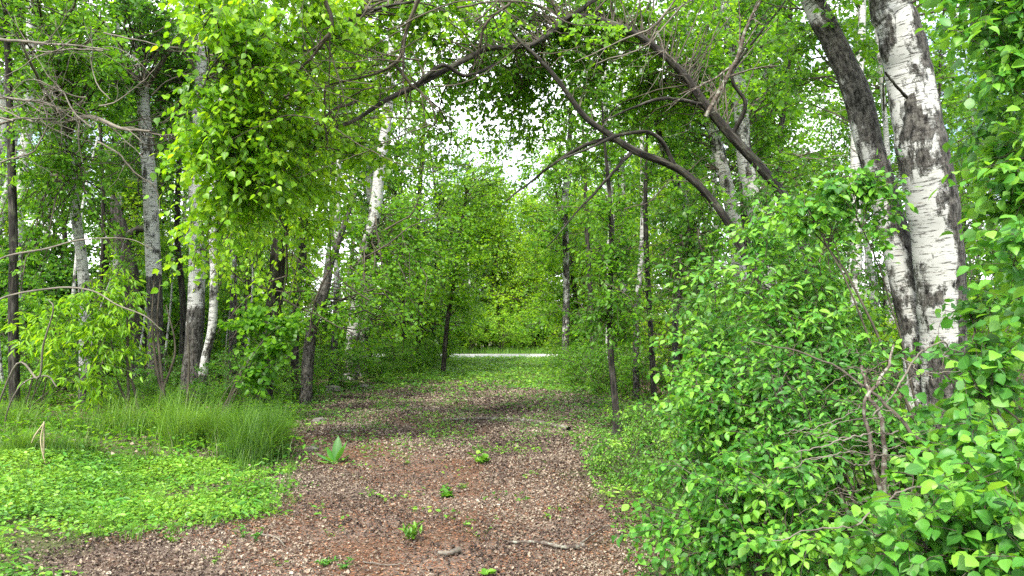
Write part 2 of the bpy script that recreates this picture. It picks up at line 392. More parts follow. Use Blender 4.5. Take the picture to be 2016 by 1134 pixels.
# ground material: litter brown under the path and the wood, green moss and soil elsewhere
def ground_mat():
    m, t, ns, ls = new_mat('forest_ground')
    a = ns.new('ShaderNodeAttribute'); a.attribute_name = 'path'
    tco = ns.new('ShaderNodeTexCoord'); v = tco.outputs['Object']
    n1 = noise(ns, ls, v, 1.3, 5); n2 = noise(ns, ls, v, 22, 6, .7); n3 = noise(ns, ls, v, 70, 4, .7)
    br = ramp(ns, [(.3, (.035, .022, .015)), (.5, (.105, .062, .04)), (.68, (.20, .13, .09))]); ls.new(n3, br.inputs['Fac'])
    pk = ramp(ns, [(.3, (.045, .033, .026)), (.5, (.13, .095, .075)), (.68, (.25, .19, .15))]); ls.new(n2, pk.inputs['Fac'])
    f1 = ramp(ns, [(.42, (0, 0, 0)), (.58, (1, 1, 1))]); ls.new(n1, f1.inputs['Fac'])
    col = mixc(ns, ls, f1.outputs['Color'], br.outputs['Color'], pk.outputs['Color'])
    gr = ramp(ns, [(.32, (.025, .02, .012)), (.5, (.07, .075, .03)), (.66, (.10, .16, .035))]); ls.new(n3, gr.inputs['Fac'])
    edge = mathn(ns, ls, 'ADD', a.outputs['Fac'], mathn(ns, ls, 'MULTIPLY_ADD', n2, .6, -.3), None, True)
    col = mixc(ns, ls, edge, gr.outputs['Color'], col)
    b = ns.new('ShaderNodeBump'); b.inputs['Strength'].default_value = .7; b.inputs['Distance'].default_value = .02
    ls.new(mathn(ns, ls, 'ADD', n2, n3), b.inputs['Height'])
    p = ns.new('ShaderNodeBsdfPrincipled'); p.inputs['Roughness'].default_value = .9; p.inputs['Specular IOR Level'].default_value = .15
    ls.new(col, p.inputs['Base Color']); ls.new(b.outputs[0], p.inputs['Normal'])
    o = ns.new('ShaderNodeOutputMaterial'); ls.new(p.outputs[0], o.inputs['Surface'])
    return m
M['ground'] = ground_mat()

# ---------------------------------------------------------------- setting
def axis_pts(a, b, fine_a, fine_b, step, grow_=1.35):
    p = list(np.arange(fine_a, fine_b + 1e-6, step)); s = step
    while p[-1] < b: s *= grow_; p.append(min(b, p[-1] + s))
    s = step
    while p[0] > a: s *= grow_; p.insert(0, max(a, p[0] - s))
    return np.array(p)
xs = axis_pts(-900, 900, -9, 7, .14); ys = axis_pts(-900, 900, 1.5, 26, .14)
X, Y = np.meshgrid(xs, ys); nx, ny = len(xs), len(ys)
mb = MB()
i = np.arange(ny - 1)[:, None] * nx; j = np.arange(nx - 1)[None]
q = np.stack([i + j, i + j + 1, i + nx + j + 1, i + nx + j], -1).reshape(-1, 4)
pm = np.clip(on_path(X, Y) / .35 + .3, 0, 1)
pm = np.maximum(pm, np.where((Y > 13) & (Y < 38) & ((X < -5.5) | (X > 3.2)), .8, 0))
pm = np.where(Y > 44, .1, pm)
mb.add(np.stack([X, Y, gh(X, Y)], -1).reshape(-1, 3), [q], {'path': pm.ravel()})
g = mb.build('ground', M['ground'], kind='structure')

mb = MB()     # the road that crosses at the end of the track, a slab with low edges
xr = np.linspace(-140, 140, 57); prof = [(40.9, -.03), (41.15, .06), (42.8, .10), (44.9, .06), (45.15, -.03)]
V = np.array([[(x, y + .0008 * x * x * .05, z) for y, z in prof] for x in xr]).reshape(-1, 3)
i = np.arange(len(xr) - 1)[:, None] * 5; j = np.arange(4)[None]
mb.add(V, [np.stack([i + j, i + 5 + j, i + 6 + j, i + j + 1], -1).reshape(-1, 4)])
mb.build('road', M['road'], kind='structure')

# ---------------------------------------------------------------- trunks placed where the photograph shows them
def px_line(pts, n=40, lump=.05):
    """pts: (px, py, depth, width px) -> polyline and radii, top last"""
    a = np.array([[*at(x, y, d), wpx / 2 * d / F] for x, y, d, wpx in pts])
    s = smooth_line(a, n); r = s[:, 3]
    r = r * (1 + lump * np.interp(np.arange(n), np.arange(0, n + 4, 3), rng.uniform(-1, 1, len(np.arange(0, n + 4, 3)))))
    return s[:, :3], r

def ground_foot(pts):
    """replace the first entry's row so the line starts 10 cm under the ground at its depth"""
    x, y, d, wpx = pts[0]
    p = at(x, y, d); z = gh(p[0], p[1]) - .1
    u = (z - CAMZ - d * SP) / CP
    return [(x, 567 - u * F / d, d, wpx)] + list(pts[1:])

def trunk_part(parent, pts, mat, n=44, S=14, name='trunk', darkfn=None, foot=True, flare=True):
    if foot: pts = ground_foot(pts)
    P, r = px_line(pts, n)
    if flare and foot:
        hgt = P[:, 2] - P[0, 2]; r = r * (1 + .5 * np.exp(-hgt / .18))
    mb = MB(); dark = None
    if darkfn is not None:
        a = np.arange(S) * 2 * np.pi / S
        dark = np.array([[darkfn(P[k], a[s_]) for s_ in range(S)] for k in range(n)])
    tubes(mb, P, r, S, 0, True, dark)
    mb.build(name, mat, parent)
    return P

def hero(name, pts, mat, label, cat='tree', group=None, **k):
    p = at(*ground_foot(pts)[0][:3])
    e = empty(name, (p[0], p[1], gh(p[0], p[1])), label, cat, group)
    return e, trunk_part(e, pts, mat, **k)

def limb(parent, pts, mat=None, n=30, S=8, name='limb'):
    P, r = px_line(pts, n, .09)
    P = P + np.cumsum(rng.normal(size=P.shape), axis=0) * .004
    mb = MB(); tubes(mb, P, r, S, rng.uniform(2, 6)); mb.build(name, mat or M['bark'], parent)
    return P

def crown(parent, skel, blobs, leafmat='leaf_mid', name='crown', singles=0, wmat='twig', **k):
    wood, leaf = MB(), MB(); st = []
    c = blob_centres(blobs)
    if singles: k['split'] = (None, singles, st)
    grow(skel, c, wood, leaf, **k)
    wood.build('twigs', M[wmat], parent, 'stuff')
    leaf.build(name, M[leafmat], parent, 'stuff')
    if singles: single_leaves(parent, st[0], k.get('kind', 'oval'), leafmat)

_leaf_mesh = {}
def single_leaves(parent, data, kind, leafmat):
    for p, d, nrm, s, t in zip(*data):
        key = (kind, leafmat, int(t * 6))
        if key not in _leaf_mesh:
            lm = []
            for _ in range(3):
                b = MB(); put_leaves(b, np.zeros((1, 3)), np.array([[1., 0, 0]]), np.array([[0, 0, 1.]]), 1.0, kind, np.array([t]))
                lm.append(b.mesh('leaf', M[leafmat]))
            _leaf_mesh[key] = lm
        d = Vector(d).normalized(); y_ = Vector(nrm).cross(d).normalized(); z_ = d.cross(y_)
        o = bpy.data.objects.new('leaf', random.choice(_leaf_mesh[key])); C.objects.link(o)
        mt = Matrix(((d.x, y_.x, z_.x, p[0]), (d.y, y_.y, z_.y, p[1]), (d.z, y_.z, z_.z, p[2]), (0, 0, 0, 1)))
        o.parent = parent; o.matrix_parent_inverse = parent.matrix_basis.inverted()
        o.matrix_basis = mt @ Matrix.Scale(float(s), 4)

def bare_twigs(parent, lines, mat='twig', name='bare_branch', sub=6, sl=.5, each=True):
    """curved leafless branches with fine side twigs; lines of (px, py, depth, width px)"""
    for pts in lines:
        P, r = px_line(pts, 22, .05); P = P + np.cumsum(rng.normal(size=P.shape), 0) * .005
        mb = MB(); tubes(mb, P, r, 5)
        k = rng.integers(4, 21, sub); st = P[k]; tn = unit(P[np.minimum(k + 1, 21)] - P[k - 1])
        dr = unit(tn + .9 * rng.normal(size=(sub, 3)) * np.array([1, .6, 1])); t = np.linspace(0, 1, 7)[None, :, None]
        ln = sl * rng.uniform(.5, 1.3, (sub, 1, 1))
        Q = st[:, None] + ln * (dr[:, None] * t + .35 * rng.normal(size=(sub, 1, 3)) * t * t) + np.cumsum(rng.normal(size=(sub, 7, 3)), 1) * .008
        tubes(mb, Q, r[k][:, None] * .5 * np.linspace(1, .35, 7)[None], 4)
        k2 = rng.integers(2, 6, (sub, 3)).ravel(); si = np.repeat(np.arange(sub), 3)
        dr2 = unit(dr[si] + .9 * rng.normal(size=(len(si), 3))); t2 = np.linspace(0, 1, 4)[None, :, None]
        Q2 = Q[si, k2][:, None] + .45 * sl * rng.uniform(.4, 1, (len(si), 1, 1)) * (dr2[:, None] * t2 + .3 * rng.normal(size=(len(si), 1, 3)) * t2 ** 2)
        tubes(mb, Q2, (r[k][si] * .28)[:, None] * np.linspace(1, .5, 4)[None], 3)
        mb.build(name, M[mat], parent)

# --- the two big pale trunks on the right
scar = at(1785, 195, 8.4)
def bark_marks(p, a):
    """rough black strip down the right flank and the drip-shaped scar under the broken stub"""
    f_ = math.atan2(p[0], p[1]); right = -math.sin(a) * math.cos(f_) - math.cos(a) * math.sin(f_); front = math.sin(a) * math.sin(f_) - math.cos(a) * math.cos(f_)
    m = max(0, right - .45) * (2.0 if 1.2 < p[2] < 3.5 else .5) + (.18 if p[2] < 1.55 else .05)
    dz = scar[2] - p[2]; lat = right + .25
    if front > 0 and -.03 < dz < .5 and abs(lat) < .06 + 1.3 * max(dz, 0): m = max(m, .75 if dz < .28 else .75 - (dz - .28) * 3)
    return m
t1, P1 = hero('aspen_tree', [(1870, 900, 8.8, 89.3), (1858, 700, 8.7, 85.6), (1852, 560, 8.6, 89.3), (1838, 420, 8.5, 93.0), (1813, 283, 8.4, 91.1), (1790, 150, 8.4, 85.6), (1768, 50, 8.3, 80.0), (1750, 0, 8.3, 74.4), (1730, -200, 8.2, 70.7), (1720, -700, 8.2, 55.8), (1715, -1300, 8.2, 24.2)], M['aspen'],
    'thickest white aspen, with a black scar below its broken stub', n=150, S=36, darkfn=bark_marks)
limb(t1, [(1784, 192, 8.15, 8), (1772, 178, 8.0, 6), (1757, 163, 7.9, 5), (1738, 145, 7.8, 4)], n=10, name='broken_stub')
t2, P2 = hero('aspen_tree', [(1822, 900, 9.1, 58.9), (1808, 700, 9.1, 55.1), (1783, 567, 9.1, 53.2), (1752, 425, 9.1, 53.2), (1711, 283, 9.1, 51.3), (1685, 180, 9.1, 49.4), (1640, 80, 9.1, 45.6), (1600, 0, 9.1, 43.7), (1540, -160, 9, 38.0), (1450, -500, 9, 19.0)], M['aspen'],
    'leaning aspen with dark rough patches crossing behind the thickest white trunk', n=80, S=20, darkfn=lambda p, a: max(0, -math.sin(a) * .87 - math.cos(a) * .5) * .5 + .17 + .14 * math.sin(p[2] * 4 + a) + (.12 if p[2] > 3.6 else 0))
crown(t1, P1[20:], [(1700, -150, 8, 150, 14), (1900, -120, 8.5, 160, 16), (1500, -120, 9, 160, 14)], twigs=7, lpt=8, size=.07, kind='heart')
crown(t2, P2[20:], [(1640, 60, 9.5, 90, 12), (1500, -60, 9.5, 120, 12), (1560, 160, 10, 60, 8)], twigs=7, lpt=8, size=.065, kind='heart')

# --- the pair of pale stems behind the arching limbs
t3, P3 = hero('aspen_tree', [(1560, 700, 14, 34), (1500, 480, 14, 33), (1478, 380, 14, 32), (1465, 300, 14, 30), (1458, 200, 14, 28), (1445, 100, 14, 26), (1425, 0, 14, 22), (1400, -250, 14, 10)], M['aspen'], 'slender white aspen with knotty dark collars behind the arching limbs', n=60)
crown(t3, P3[15:], [(1470, 60, 13.5, 110, 22), (1540, 200, 14, 90, 16), (1400, -40, 14, 110, 14), (1560, 330, 14, 80, 14)], twigs=7, lpt=8, size=.075, kind='heart')
t4, P4 = hero('aspen_tree', [(1480, 720, 15, 30), (1450, 480, 15, 28), (1436, 390, 15, 27), (1420, 320, 15, 26), (1398, 230, 15, 24), (1375, 130, 15, 22), (1350, 20, 15, 18), (1330, -150, 15, 10)], M['aspen'], 'slender curved white aspen just left of the knotty one, crossed by a dark limb', n=60)
crown(t4, P4[15:], [(1370, 60, 14.5, 110, 22), (1300, 180, 15, 100, 20), (1420, 230, 15, 70, 12), (1290, 330, 15.5, 90, 16), (1500, 300, 15.5, 80, 12)], twigs=7, lpt=8, size=.078, kind='heart')

# --- the dark tree whose limbs arch over the track
ta, PA = hero('arching_tree', [(1640, 800, 10.5, 23.7), (1600, 560, 10.7, 22.3), (1560, 420, 10.8, 21.6), (1510, 345, 10.9, 20.9), (1440, 268, 11, 18.8), (1388, 205, 11, 17.4), (1340, 140, 11, 15.3), (1275, 82, 11, 13.9), (1220, 52, 11, 12.6), (1130, 30, 11, 9.8), (1088, 62, 10.8, 9.1), (1040, 90, 10.6, 9.1), (965, 95, 10.3, 9.8), (920, 115, 10.2, 10.5), (820, 168, 10, 11.1), (760, 197, 9.9, 9.8), (700, 236, 9.8, 7.6), (645, 262, 9.7, 5.6), (590, 330, 9.6, 2.8)], M['bark'],
    'dark limbed tree arching right over the track high up to the bright leaves', n=120, S=10)
LA = limb(ta, [(820, 168, 10, 9), (870, 130, 10, 8), (915, 150, 10.1, 7), (945, 140, 10.2, 6), (975, 125, 10.4, 4)])
LB = limb(ta, [(1130, 30, 11, 10), (1180, -10, 11, 8), (1250, -60, 11, 6)])
LC = limb(ta, [(1388, 205, 11, 9), (1330, 195, 10.8, 8), (1280, 200, 10.6, 6), (1180, 240, 10.4, 3)])
LD_ = limb(ta, [(1440, 268, 11, 10), (1465, 205, 10.8, 9), (1440, 150, 10.7, 7), (1500, 60, 10.5, 5), (1560, -20, 10.3, 3)])
crown(ta, PA[25:], [(1000, 20, 12, 100, 22), (1120, 120, 12.2, 90, 20), (1230, 160, 12.4, 90, 22), (1330, 60, 12.2, 100, 20), (1200, 10, 11.8, 100, 16), (940, 190, 11.6, 60, 8), (1270, 240, 12.8, 70, 12), (1430, 130, 12.5, 80, 14), (1060, -60, 11, 120, 8), (900, 20, 11.5, 80, 14), (1040, 210, 12.8, 70, 12), (850, 200, 12.5, 70, 10), (1150, 60, 12.8, 100, 20), (1330, 180, 12.8, 90, 20), (1180, 330, 12.8, 60, 8), (1120, 330, 12.6, 50, 6), (1180, 90, 10.2, 40, 3), (1010, 60, 9.8, 35, 2), (960, 260, 12.5, 60, 8), (1080, 280, 13, 70, 9), (880, 300, 13, 50, 5), (1000, 140, 12.8, 90, 16), (920, 120, 12.5, 80, 12), (1240, -20, 12.5, 100, 14), (1430, 20, 13, 110, 18), (1000, 240, 13, 50, 9), (1000, 320, 14, 50, 7), (820, 330, 14, 45, 4), (900, 210, 13, 50, 6)],
      leafmat='leaf_mid', twigs=8, lpt=9, size=.07, kind='heart', tint0=.16, zf=.15, con_r=.008)
tb, PB = hero('arching_tree', [(1560, 860, 10.2, 20.9), (1520, 640, 10.3, 18.7), (1490, 550, 10.4, 18.0), (1455, 480, 10.5, 16.5), (1425, 425, 10.5, 15.7), (1380, 370, 10.5, 15.0), (1330, 330, 10.5, 15.0), (1252, 298, 10.5, 15.0), (1200, 265, 10.5, 12.7), (1150, 228, 10.5, 11.3), (1100, 160, 10.5, 9.7), (1060, 115, 10.5, 8.2), (1020, 78, 10.4, 6.7), (985, 30, 10.3, 4.5), (960, -60, 10.2, 2.2)], M['bark'],
    'lower dark tree bowed over the track, its bare limb sweeping up leftwards', n=100, S=10)
LE = limb(tb, [(1252, 298, 10.5, 11), (1200, 275, 10.6, 9), (1130, 300, 10.7, 7), (1060, 350, 10.8, 5), (1000, 395, 10.9, 3)])
LF = limb(tb, [(1330, 330, 10.5, 10), (1290, 265, 10.3, 8), (1225, 265, 10.2, 7), (1160, 290, 10.1, 5), (1090, 320, 10, 3)])
LG = limb(tb, [(1245, 300, 10.5, 8), (1200, 350, 10.3, 6), (1150, 400, 10.2, 4), (1080, 480, 10, 2)])
crown(tb, PB[30:], [(1180, 190, 11.6, 60, 8), (1350, 400, 11.6, 60, 8), (1030, 130, 11.4, 70, 8), (1440, 480, 11.4, 50, 6), (1110, 260, 11.6, 45, 4)], twigs=6, lpt=8, size=.065, kind='heart', zf=.15, con_r=.008)

# --- left group
t5, P5 = hero('aspen_tree', [(168, 770, 14.5, 22), (165, 560, 14.5, 21), (150, 430, 14.5, 19), (135, 300, 14.5, 18), (122, 230, 14.5, 16), (95, 120, 14.3, 12), (60, 0, 14, 9), (30, -120, 14, 5)], M['aspen'], 'thin pale aspen leaning left, leftmost of the white trunks', n=50)
crown(t5, P5[18:], [(60, 40, 12, 120, 26), (180, 100, 12.5, 95, 24), (40, 190, 12.5, 80, 14), (200, 210, 15.5, 80, 14), (20, -60, 12, 140, 12), (40, 400, 15.5, 60, 10), (60, 330, 13, 60, 9), (215, 380, 13.6, 40, 5), (90, 480, 13.5, 45, 6), (230, 510, 13.8, 35, 4), (20, 560, 13, 60, 8), (100, 300, 13, 50, 6)], leafmat='leaf_mid', twigs=8, lpt=9, size=.075, kind='heart')
t6, P6 = hero('aspen_tree', [(306, 760, 15, 30), (305, 600, 15, 29), (300, 480, 15, 28), (294, 350, 15, 26), (287, 270, 15, 24), (280, 180, 15, 23), (272, 100, 15, 21), (276, 0, 15, 17), (270, -200, 15, 9)], M['aspen'], 'straight white aspen turning black towards its foot, left of the twin stems', n=60, darkfn=lambda p, a: .6 if p[2] < 2.6 else .0)
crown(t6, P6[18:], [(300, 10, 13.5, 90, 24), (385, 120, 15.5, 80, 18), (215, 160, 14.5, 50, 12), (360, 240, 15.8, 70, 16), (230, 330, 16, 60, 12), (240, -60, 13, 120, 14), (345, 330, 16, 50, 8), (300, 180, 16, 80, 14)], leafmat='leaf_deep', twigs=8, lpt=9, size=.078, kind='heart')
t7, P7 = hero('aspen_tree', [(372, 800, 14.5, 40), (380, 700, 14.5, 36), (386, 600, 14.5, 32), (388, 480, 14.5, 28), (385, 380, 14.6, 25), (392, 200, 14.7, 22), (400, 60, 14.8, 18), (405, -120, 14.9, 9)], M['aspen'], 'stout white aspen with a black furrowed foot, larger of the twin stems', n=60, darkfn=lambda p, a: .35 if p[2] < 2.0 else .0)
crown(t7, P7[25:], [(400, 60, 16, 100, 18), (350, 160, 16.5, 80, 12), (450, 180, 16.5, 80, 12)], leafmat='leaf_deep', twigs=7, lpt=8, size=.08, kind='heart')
t8, P8 = hero('aspen_tree', [(392, 780, 14, 17), (402, 720, 14, 17), (418, 640, 14, 16), (421, 540, 14, 15), (419, 460, 14, 14), (425, 330, 14, 12), (435, 200, 14, 10), (440, 0, 14, 6)], M['aspen'], 'thinnest white aspen bending beside the stout one', n=50)
crown(t8, P8[25:], [(440, 100, 15, 70, 10), (480, 430, 14.5, 40, 6)], twigs=6, lpt=8, size=.075, kind='heart')
# rough-barked tree carrying the bright spray
t9, P9 = hero('rough_barked_tree', [(512, 800, 14, 36), (525, 720, 14, 33), (540, 600, 13.8, 31), (550, 480, 13.6, 30), (566, 380, 13.4, 27), (585, 290, 13, 24), (600, 180, 12.6, 20), (600, 60, 12, 15), (590, -120, 11.5, 8)], M['bark'], 'brown rough-barked tree standing at the left edge of the track under bright leaves', n=60)
l1 = limb(t9, [(585, 290, 13, 14), (545, 230, 11.5, 12), (500, 170, 10, 9), (450, 130, 9, 6), (400, 160, 8.5, 3)])
l2 = limb(t9, [(600, 180, 12.6, 13), (610, 90, 11, 11), (600, 20, 9.6, 9), (560, -40, 8.6, 6), (520, -90, 8, 4)])
l3 = limb(t9, [(575, 330, 13.2, 12), (540, 330, 11.5, 10), (500, 330, 10, 7), (440, 300, 9, 4)])
l4 = limb(t9, [(602, 120, 12, 11), (660, 60, 10.8, 9), (730, 20, 9.8, 7), (820, 0, 9.2, 4)])
crown(t9, np.vstack([P9[35:], l1, l2, l3, l4]), [(490, 50, 8.6, 110, 22), (570, 160, 8.8, 110, 24), (430, 210, 8.8, 80, 13), (400, 290, 8.9, 60, 9), (470, 300, 9, 80, 13), (540, 330, 9.2, 75, 13), (440, 390, 9.1, 55, 8), (395, 450, 9.4, 35, 4), (510, 420, 9.6, 55, 7), (600, 270, 9.8, 75, 12), (620, 380, 10, 55, 6), (650, 60, 9.6, 85, 16), (690, 150, 11.2, 80, 15), (780, 40, 11, 90, 15), (540, -60, 8.6, 130, 18), (860, 70, 11.2, 70, 11), (400, 20, 9.5, 50, 6), (740, 290, 11.4, 60, 7), (790, 210, 11.6, 70, 9), (900, -20, 11, 70, 9), (480, 520, 13.2, 60, 7), (610, 490, 13, 60, 7), (560, 600, 13.2, 40, 4), (660, 380, 12, 55, 7), (430, 560, 13.5, 35, 4), (700, 300, 11.6, 60, 7), (620, 420, 12.5, 50, 5), (370, 510, 9.6, 30, 3)],
      leafmat='leaf_sunlit', singles=300, twigs=8, lpt=9, size=.082, kind='heart', tint0=.14, hang=.65, rad=.46, droop=.5, flat=.4)
t10, P10 = hero('aspen_tree', [(688, 730, 24, 26), (700, 620, 24, 25), (720, 500, 24, 24), (738, 420, 24, 24), (748, 330, 24, 22), (762, 230, 24, 20), (770, 120, 24, 17), (775, -50, 24, 10)], M['aspen'], 'silvery aspen leaning right near the bend of the left edge', n=60)
crown(t10, P10[15:], [(690, 330, 25.5, 80, 12), (820, 430, 23, 70, 15), (650, 450, 23, 70, 11), (760, 200, 25.5, 90, 14), (790, 600, 21, 70, 14), (820, 540, 22, 70, 14), (870, 480, 24, 60, 14), (660, 620, 22, 50, 6), (720, 650, 20, 50, 7)], leafmat='leaf_mid', twigs=8, lpt=9, size=.1, rad=.6, kind='round', tint0=.12)
t11, P11 = hero('aspen_tree', [(712, 730, 26, 18), (722, 600, 26, 18), (735, 450, 26, 17), (728, 350, 26, 16), (740, 220, 26, 13), (745, 60, 26, 8)], M['aspen'], 'slim aspen partly hidden behind the silvery leaning one', n=50)
crown(t11, P11[15:], [(690, 250, 25, 80, 12), (790, 330, 26, 60, 10)], twigs=7, lpt=8, size=.11, rad=.6, kind='round')
t12, P12 = hero('dark_leaning_tree', [(600, 740, 16, 24), (612, 660, 16, 22), (640, 570, 16, 18), (650, 520, 16, 15), (672, 460, 16, 11), (700, 380, 16, 6)], M['aspen'], 'short dark mottled tree leaning right between rough trunk and silvery aspens', n=44, darkfn=lambda p, a: .42)
crown(t12, P12[10:], [(640, 450, 16.5, 60, 8), (560, 560, 15.5, 50, 6), (700, 590, 16, 50, 6), (770, 660, 18, 60, 12), (620, 640, 15.8, 40, 4)], leafmat='leaf_mid', twigs=8, lpt=8, size=.085, kind='round')
t13, P13 = hero('broken_dark_tree', [(285, 720, 17, 40), (265, 600, 17, 36), (252, 520, 17, 32), (238, 460, 17, 30), (228, 410, 17, 20), (222, 385, 17, 8)], M['bark'], 'blackened broken trunk with a side arm behind the straight aspen', n=40)
limb(t13, [(250, 470, 17, 20), (275, 450, 16.9, 15), (300, 447, 16.8, 12), (325, 430, 16.7, 10)], name='side_arm')
t14, P14 = hero('slim_tree', [(1218, 880, 11, 22), (1212, 800, 11, 14), (1203, 700, 11, 12), (1200, 600, 11, 11), (1204, 480, 11, 10), (1200, 380, 11, 8), (1190, 280, 11, 5), (1185, 200, 11, 3)], M['bark'], 'slim grey tree standing alone at the right edge of the track', n=50, S=9)
crown(t14, P14[15:], [(1190, 540, 10.8, 60, 12), (1230, 620, 10.8, 60, 14), (1150, 620, 11, 40, 6), (1240, 480, 11, 50, 8), (1180, 430, 11, 40, 5)], leafmat='leaf_mid', twigs=7, lpt=8, size=.075, kind='oval')
t15, P15 = hero('aspen_tree', [(1200, 720, 19, 16), (1200, 560, 19, 15), (1203, 420, 19, 14), (1195, 300, 19, 12), (1190, 120, 19, 8)], M['aspen'], 'straight pale aspen rising directly behind the slim grey tree', n=44)
t16, P16 = hero('aspen_tree', [(1112, 720, 26, 14), (1115, 560, 26, 13), (1112, 400, 26, 13), (1120, 320, 26, 11), (1125, 150, 26, 6)], M['aspen'], 'pale spotted aspen just right of the gap over the road', n=44, darkfn=lambda p, a: .22)
t17, P17 = hero('mottled_tree', [(1390, 700, 13, 20), (1370, 500, 13, 18), (1330, 350, 13, 17), (1305, 290, 13, 14), (1285, 200, 13, 9)], M['aspen'], 'mottled thin tree leaning left beneath the lower bowed limb', n=44, darkfn=lambda p, a: .3)
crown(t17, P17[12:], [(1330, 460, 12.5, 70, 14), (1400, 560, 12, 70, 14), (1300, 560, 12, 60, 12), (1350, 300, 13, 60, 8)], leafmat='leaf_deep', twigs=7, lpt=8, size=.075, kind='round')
for e, P_, bl in ((t15, P15, [(1180, 300, 19, 80, 14), (1240, 420, 19, 70, 12), (1170, 180, 19, 80, 12)]), (t16, P16, [(1080, 330, 25, 60, 12), (1150, 430, 25, 60, 12), (1120, 220, 25, 60, 10), (1060, 460, 25, 50, 10)])):
    crown(e, P_[14:], bl, twigs=7, lpt=8, size=.1, rad=.55, kind='round', leafmat='leaf_mid')

# young trees whose leafy boughs close the view over the track's far end
for (pts, bl, lb, nm, mt_) in (
    ([(872, 712, 27, 10), (880, 640, 27, 9), (893, 560, 27, 8), (905, 470, 27, 7), (915, 400, 27, 6), (920, 350, 27, 3)], [(880, 400, 26, 70, 16), (940, 440, 26, 65, 14), (900, 520, 26, 65, 14), (960, 500, 27, 45, 8), (850, 560, 26, 60, 12), (930, 590, 27, 45, 8), (980, 400, 27, 50, 9), (1000, 470, 27, 50, 9), (1010, 360, 27, 55, 9), (960, 330, 26, 45, 6), (1030, 290, 26, 50, 6)], 'dark-stemmed young tree leaning its bright boughs over the gap from the left', 'young_tree', 'bark'),
    ([(1140, 712, 28, 12), (1135, 620, 28, 11), (1125, 520, 28, 9), (1105, 440, 28, 6), (1095, 380, 28, 3)], [(1090, 520, 27, 60, 14), (1060, 590, 27, 45, 9), (1120, 440, 27, 60, 12), (1050, 480, 28, 45, 7), (1130, 600, 27, 50, 10), (1040, 400, 27, 45, 8), (1090, 340, 27, 50, 8), (1030, 540, 28, 40, 6)], 'young tree leaning its bright boughs over the gap from the right', 'young_tree', 'bark')):
    e_, P_ = hero(nm, pts, M[mt_], lb, n=40)
    crown(e_, P_[8:], bl, leafmat='leaf_sunlit', twigs=8, lpt=8, size=.115, rad=.6, kind='far', tint0=-.05)
for px_, x1, d_, w_, top, lb, mt_ in ((1252, 1262, 17, 13, 200, 'thin pale stem second to the right of the slim grey tree', 'aspen'), (1168, 1150, 21, 11, 300, 'thin dark stem just left of the slim grey tree', 'bark'),
                            (1290, 1272, 15, 12, 330, 'thin dark stem under the bowed bare limb', 'bark'), (1232, 1224, 23, 12, 260, 'faint pale stem next to the slim grey tree', 'aspen'), (1330, 1350, 16, 14, 380, 'mottled stem below the middle of the bowed limb', 'aspen'),
                            (455, 462, 15.5, 16, 150, 'dark-footed aspen between the twin stems and the rough tree', 'aspen'), (478, 492, 16.5, 15, 120, 'blackish thin trunk close left of the rough tree', 'bark'), (580, 604, 17, 16, 240, 'dark trunk close right of the rough tree', 'bark'),
                            (352, 356, 16, 14, 200, 'slim dark trunk between the straight aspen and the twin stems', 'bark'), (205, 196, 16, 10, 180, 'thin grey trunk right of the leftmost leaning aspen', 'bark'), (30, 15, 13, 20, 100, 'dark slender trunk at the left border', 'bark'), (820, 835, 30, 12, 240, 'thin trunk standing against the sky left of the gap', 'bark'), (652, 668, 20, 14, 250, 'thin pale trunk left of the silvery leaning aspen', 'aspen')):
    e_, P_ = hero('slim_tree', [(px_, 800, d_, w_), ((px_ * 2 + x1) / 3 + rng.uniform(-8, 8), 620, d_, w_ * .92), ((px_ + 2 * x1) / 3 + rng.uniform(-8, 8), 450, d_, w_ * .8), (x1, top, d_, w_ * .55), (x1 + rng.uniform(-15, 15), top - 160, d_, w_ * .25)], M[mt_], lb, n=44, S=9, darkfn=(lambda p, a: .45 if p[2] < 2.4 else .1) if mt_ == 'aspen' else None)
    crown(e_, P_[22:], [(x1, top + 20, d_ + .3, 60, 6), (x1, top - 100, d_, 70, 8)], leafmat='leaf_mid', twigs=6, lpt=7, size=.09, rad=.5, kind='round')

# bare twigs of the upper left and the pale dead branches
bare_twigs(t5, [[(-20, 75, 10, 7), (60, 85, 10, 6), (130, 92, 10, 4), (210, 105, 10, 3)], [(-20, 190, 10, 6), (50, 200, 10, 5), (100, 210, 10.2, 4), (170, 260, 10.5, 2.5)],
                [(122, 235, 13, 9), (90, 180, 12, 8), (60, 120, 11, 6), (30, 60, 10.5, 4)], [(-20, 250, 10, 6), (40, 235, 10, 4), (110, 240, 10.3, 3)],
                [(130, 240, 13, 10), (175, 232, 12.5, 9), (230, 255, 12, 7), (290, 260, 11.8, 4)], [(0, 320, 10, 4), (60, 300, 10, 3.5), (95, 240, 10, 2.5)]], 'twig_pale', sub=9, sl=.6)
bare_twigs(t6, [[(285, 165, 14.5, 9), (265, 150, 14.2, 7), (235, 120, 14, 4)], [(290, 170, 14.8, 9), (320, 125, 14.5, 7), (345, 95, 14.3, 4), (380, 75, 14.2, 2)], [(300, 260, 14.9, 8), (350, 275, 14.5, 6), (400, 290, 14.2, 4)]], 'twig', sub=8, sl=.6)
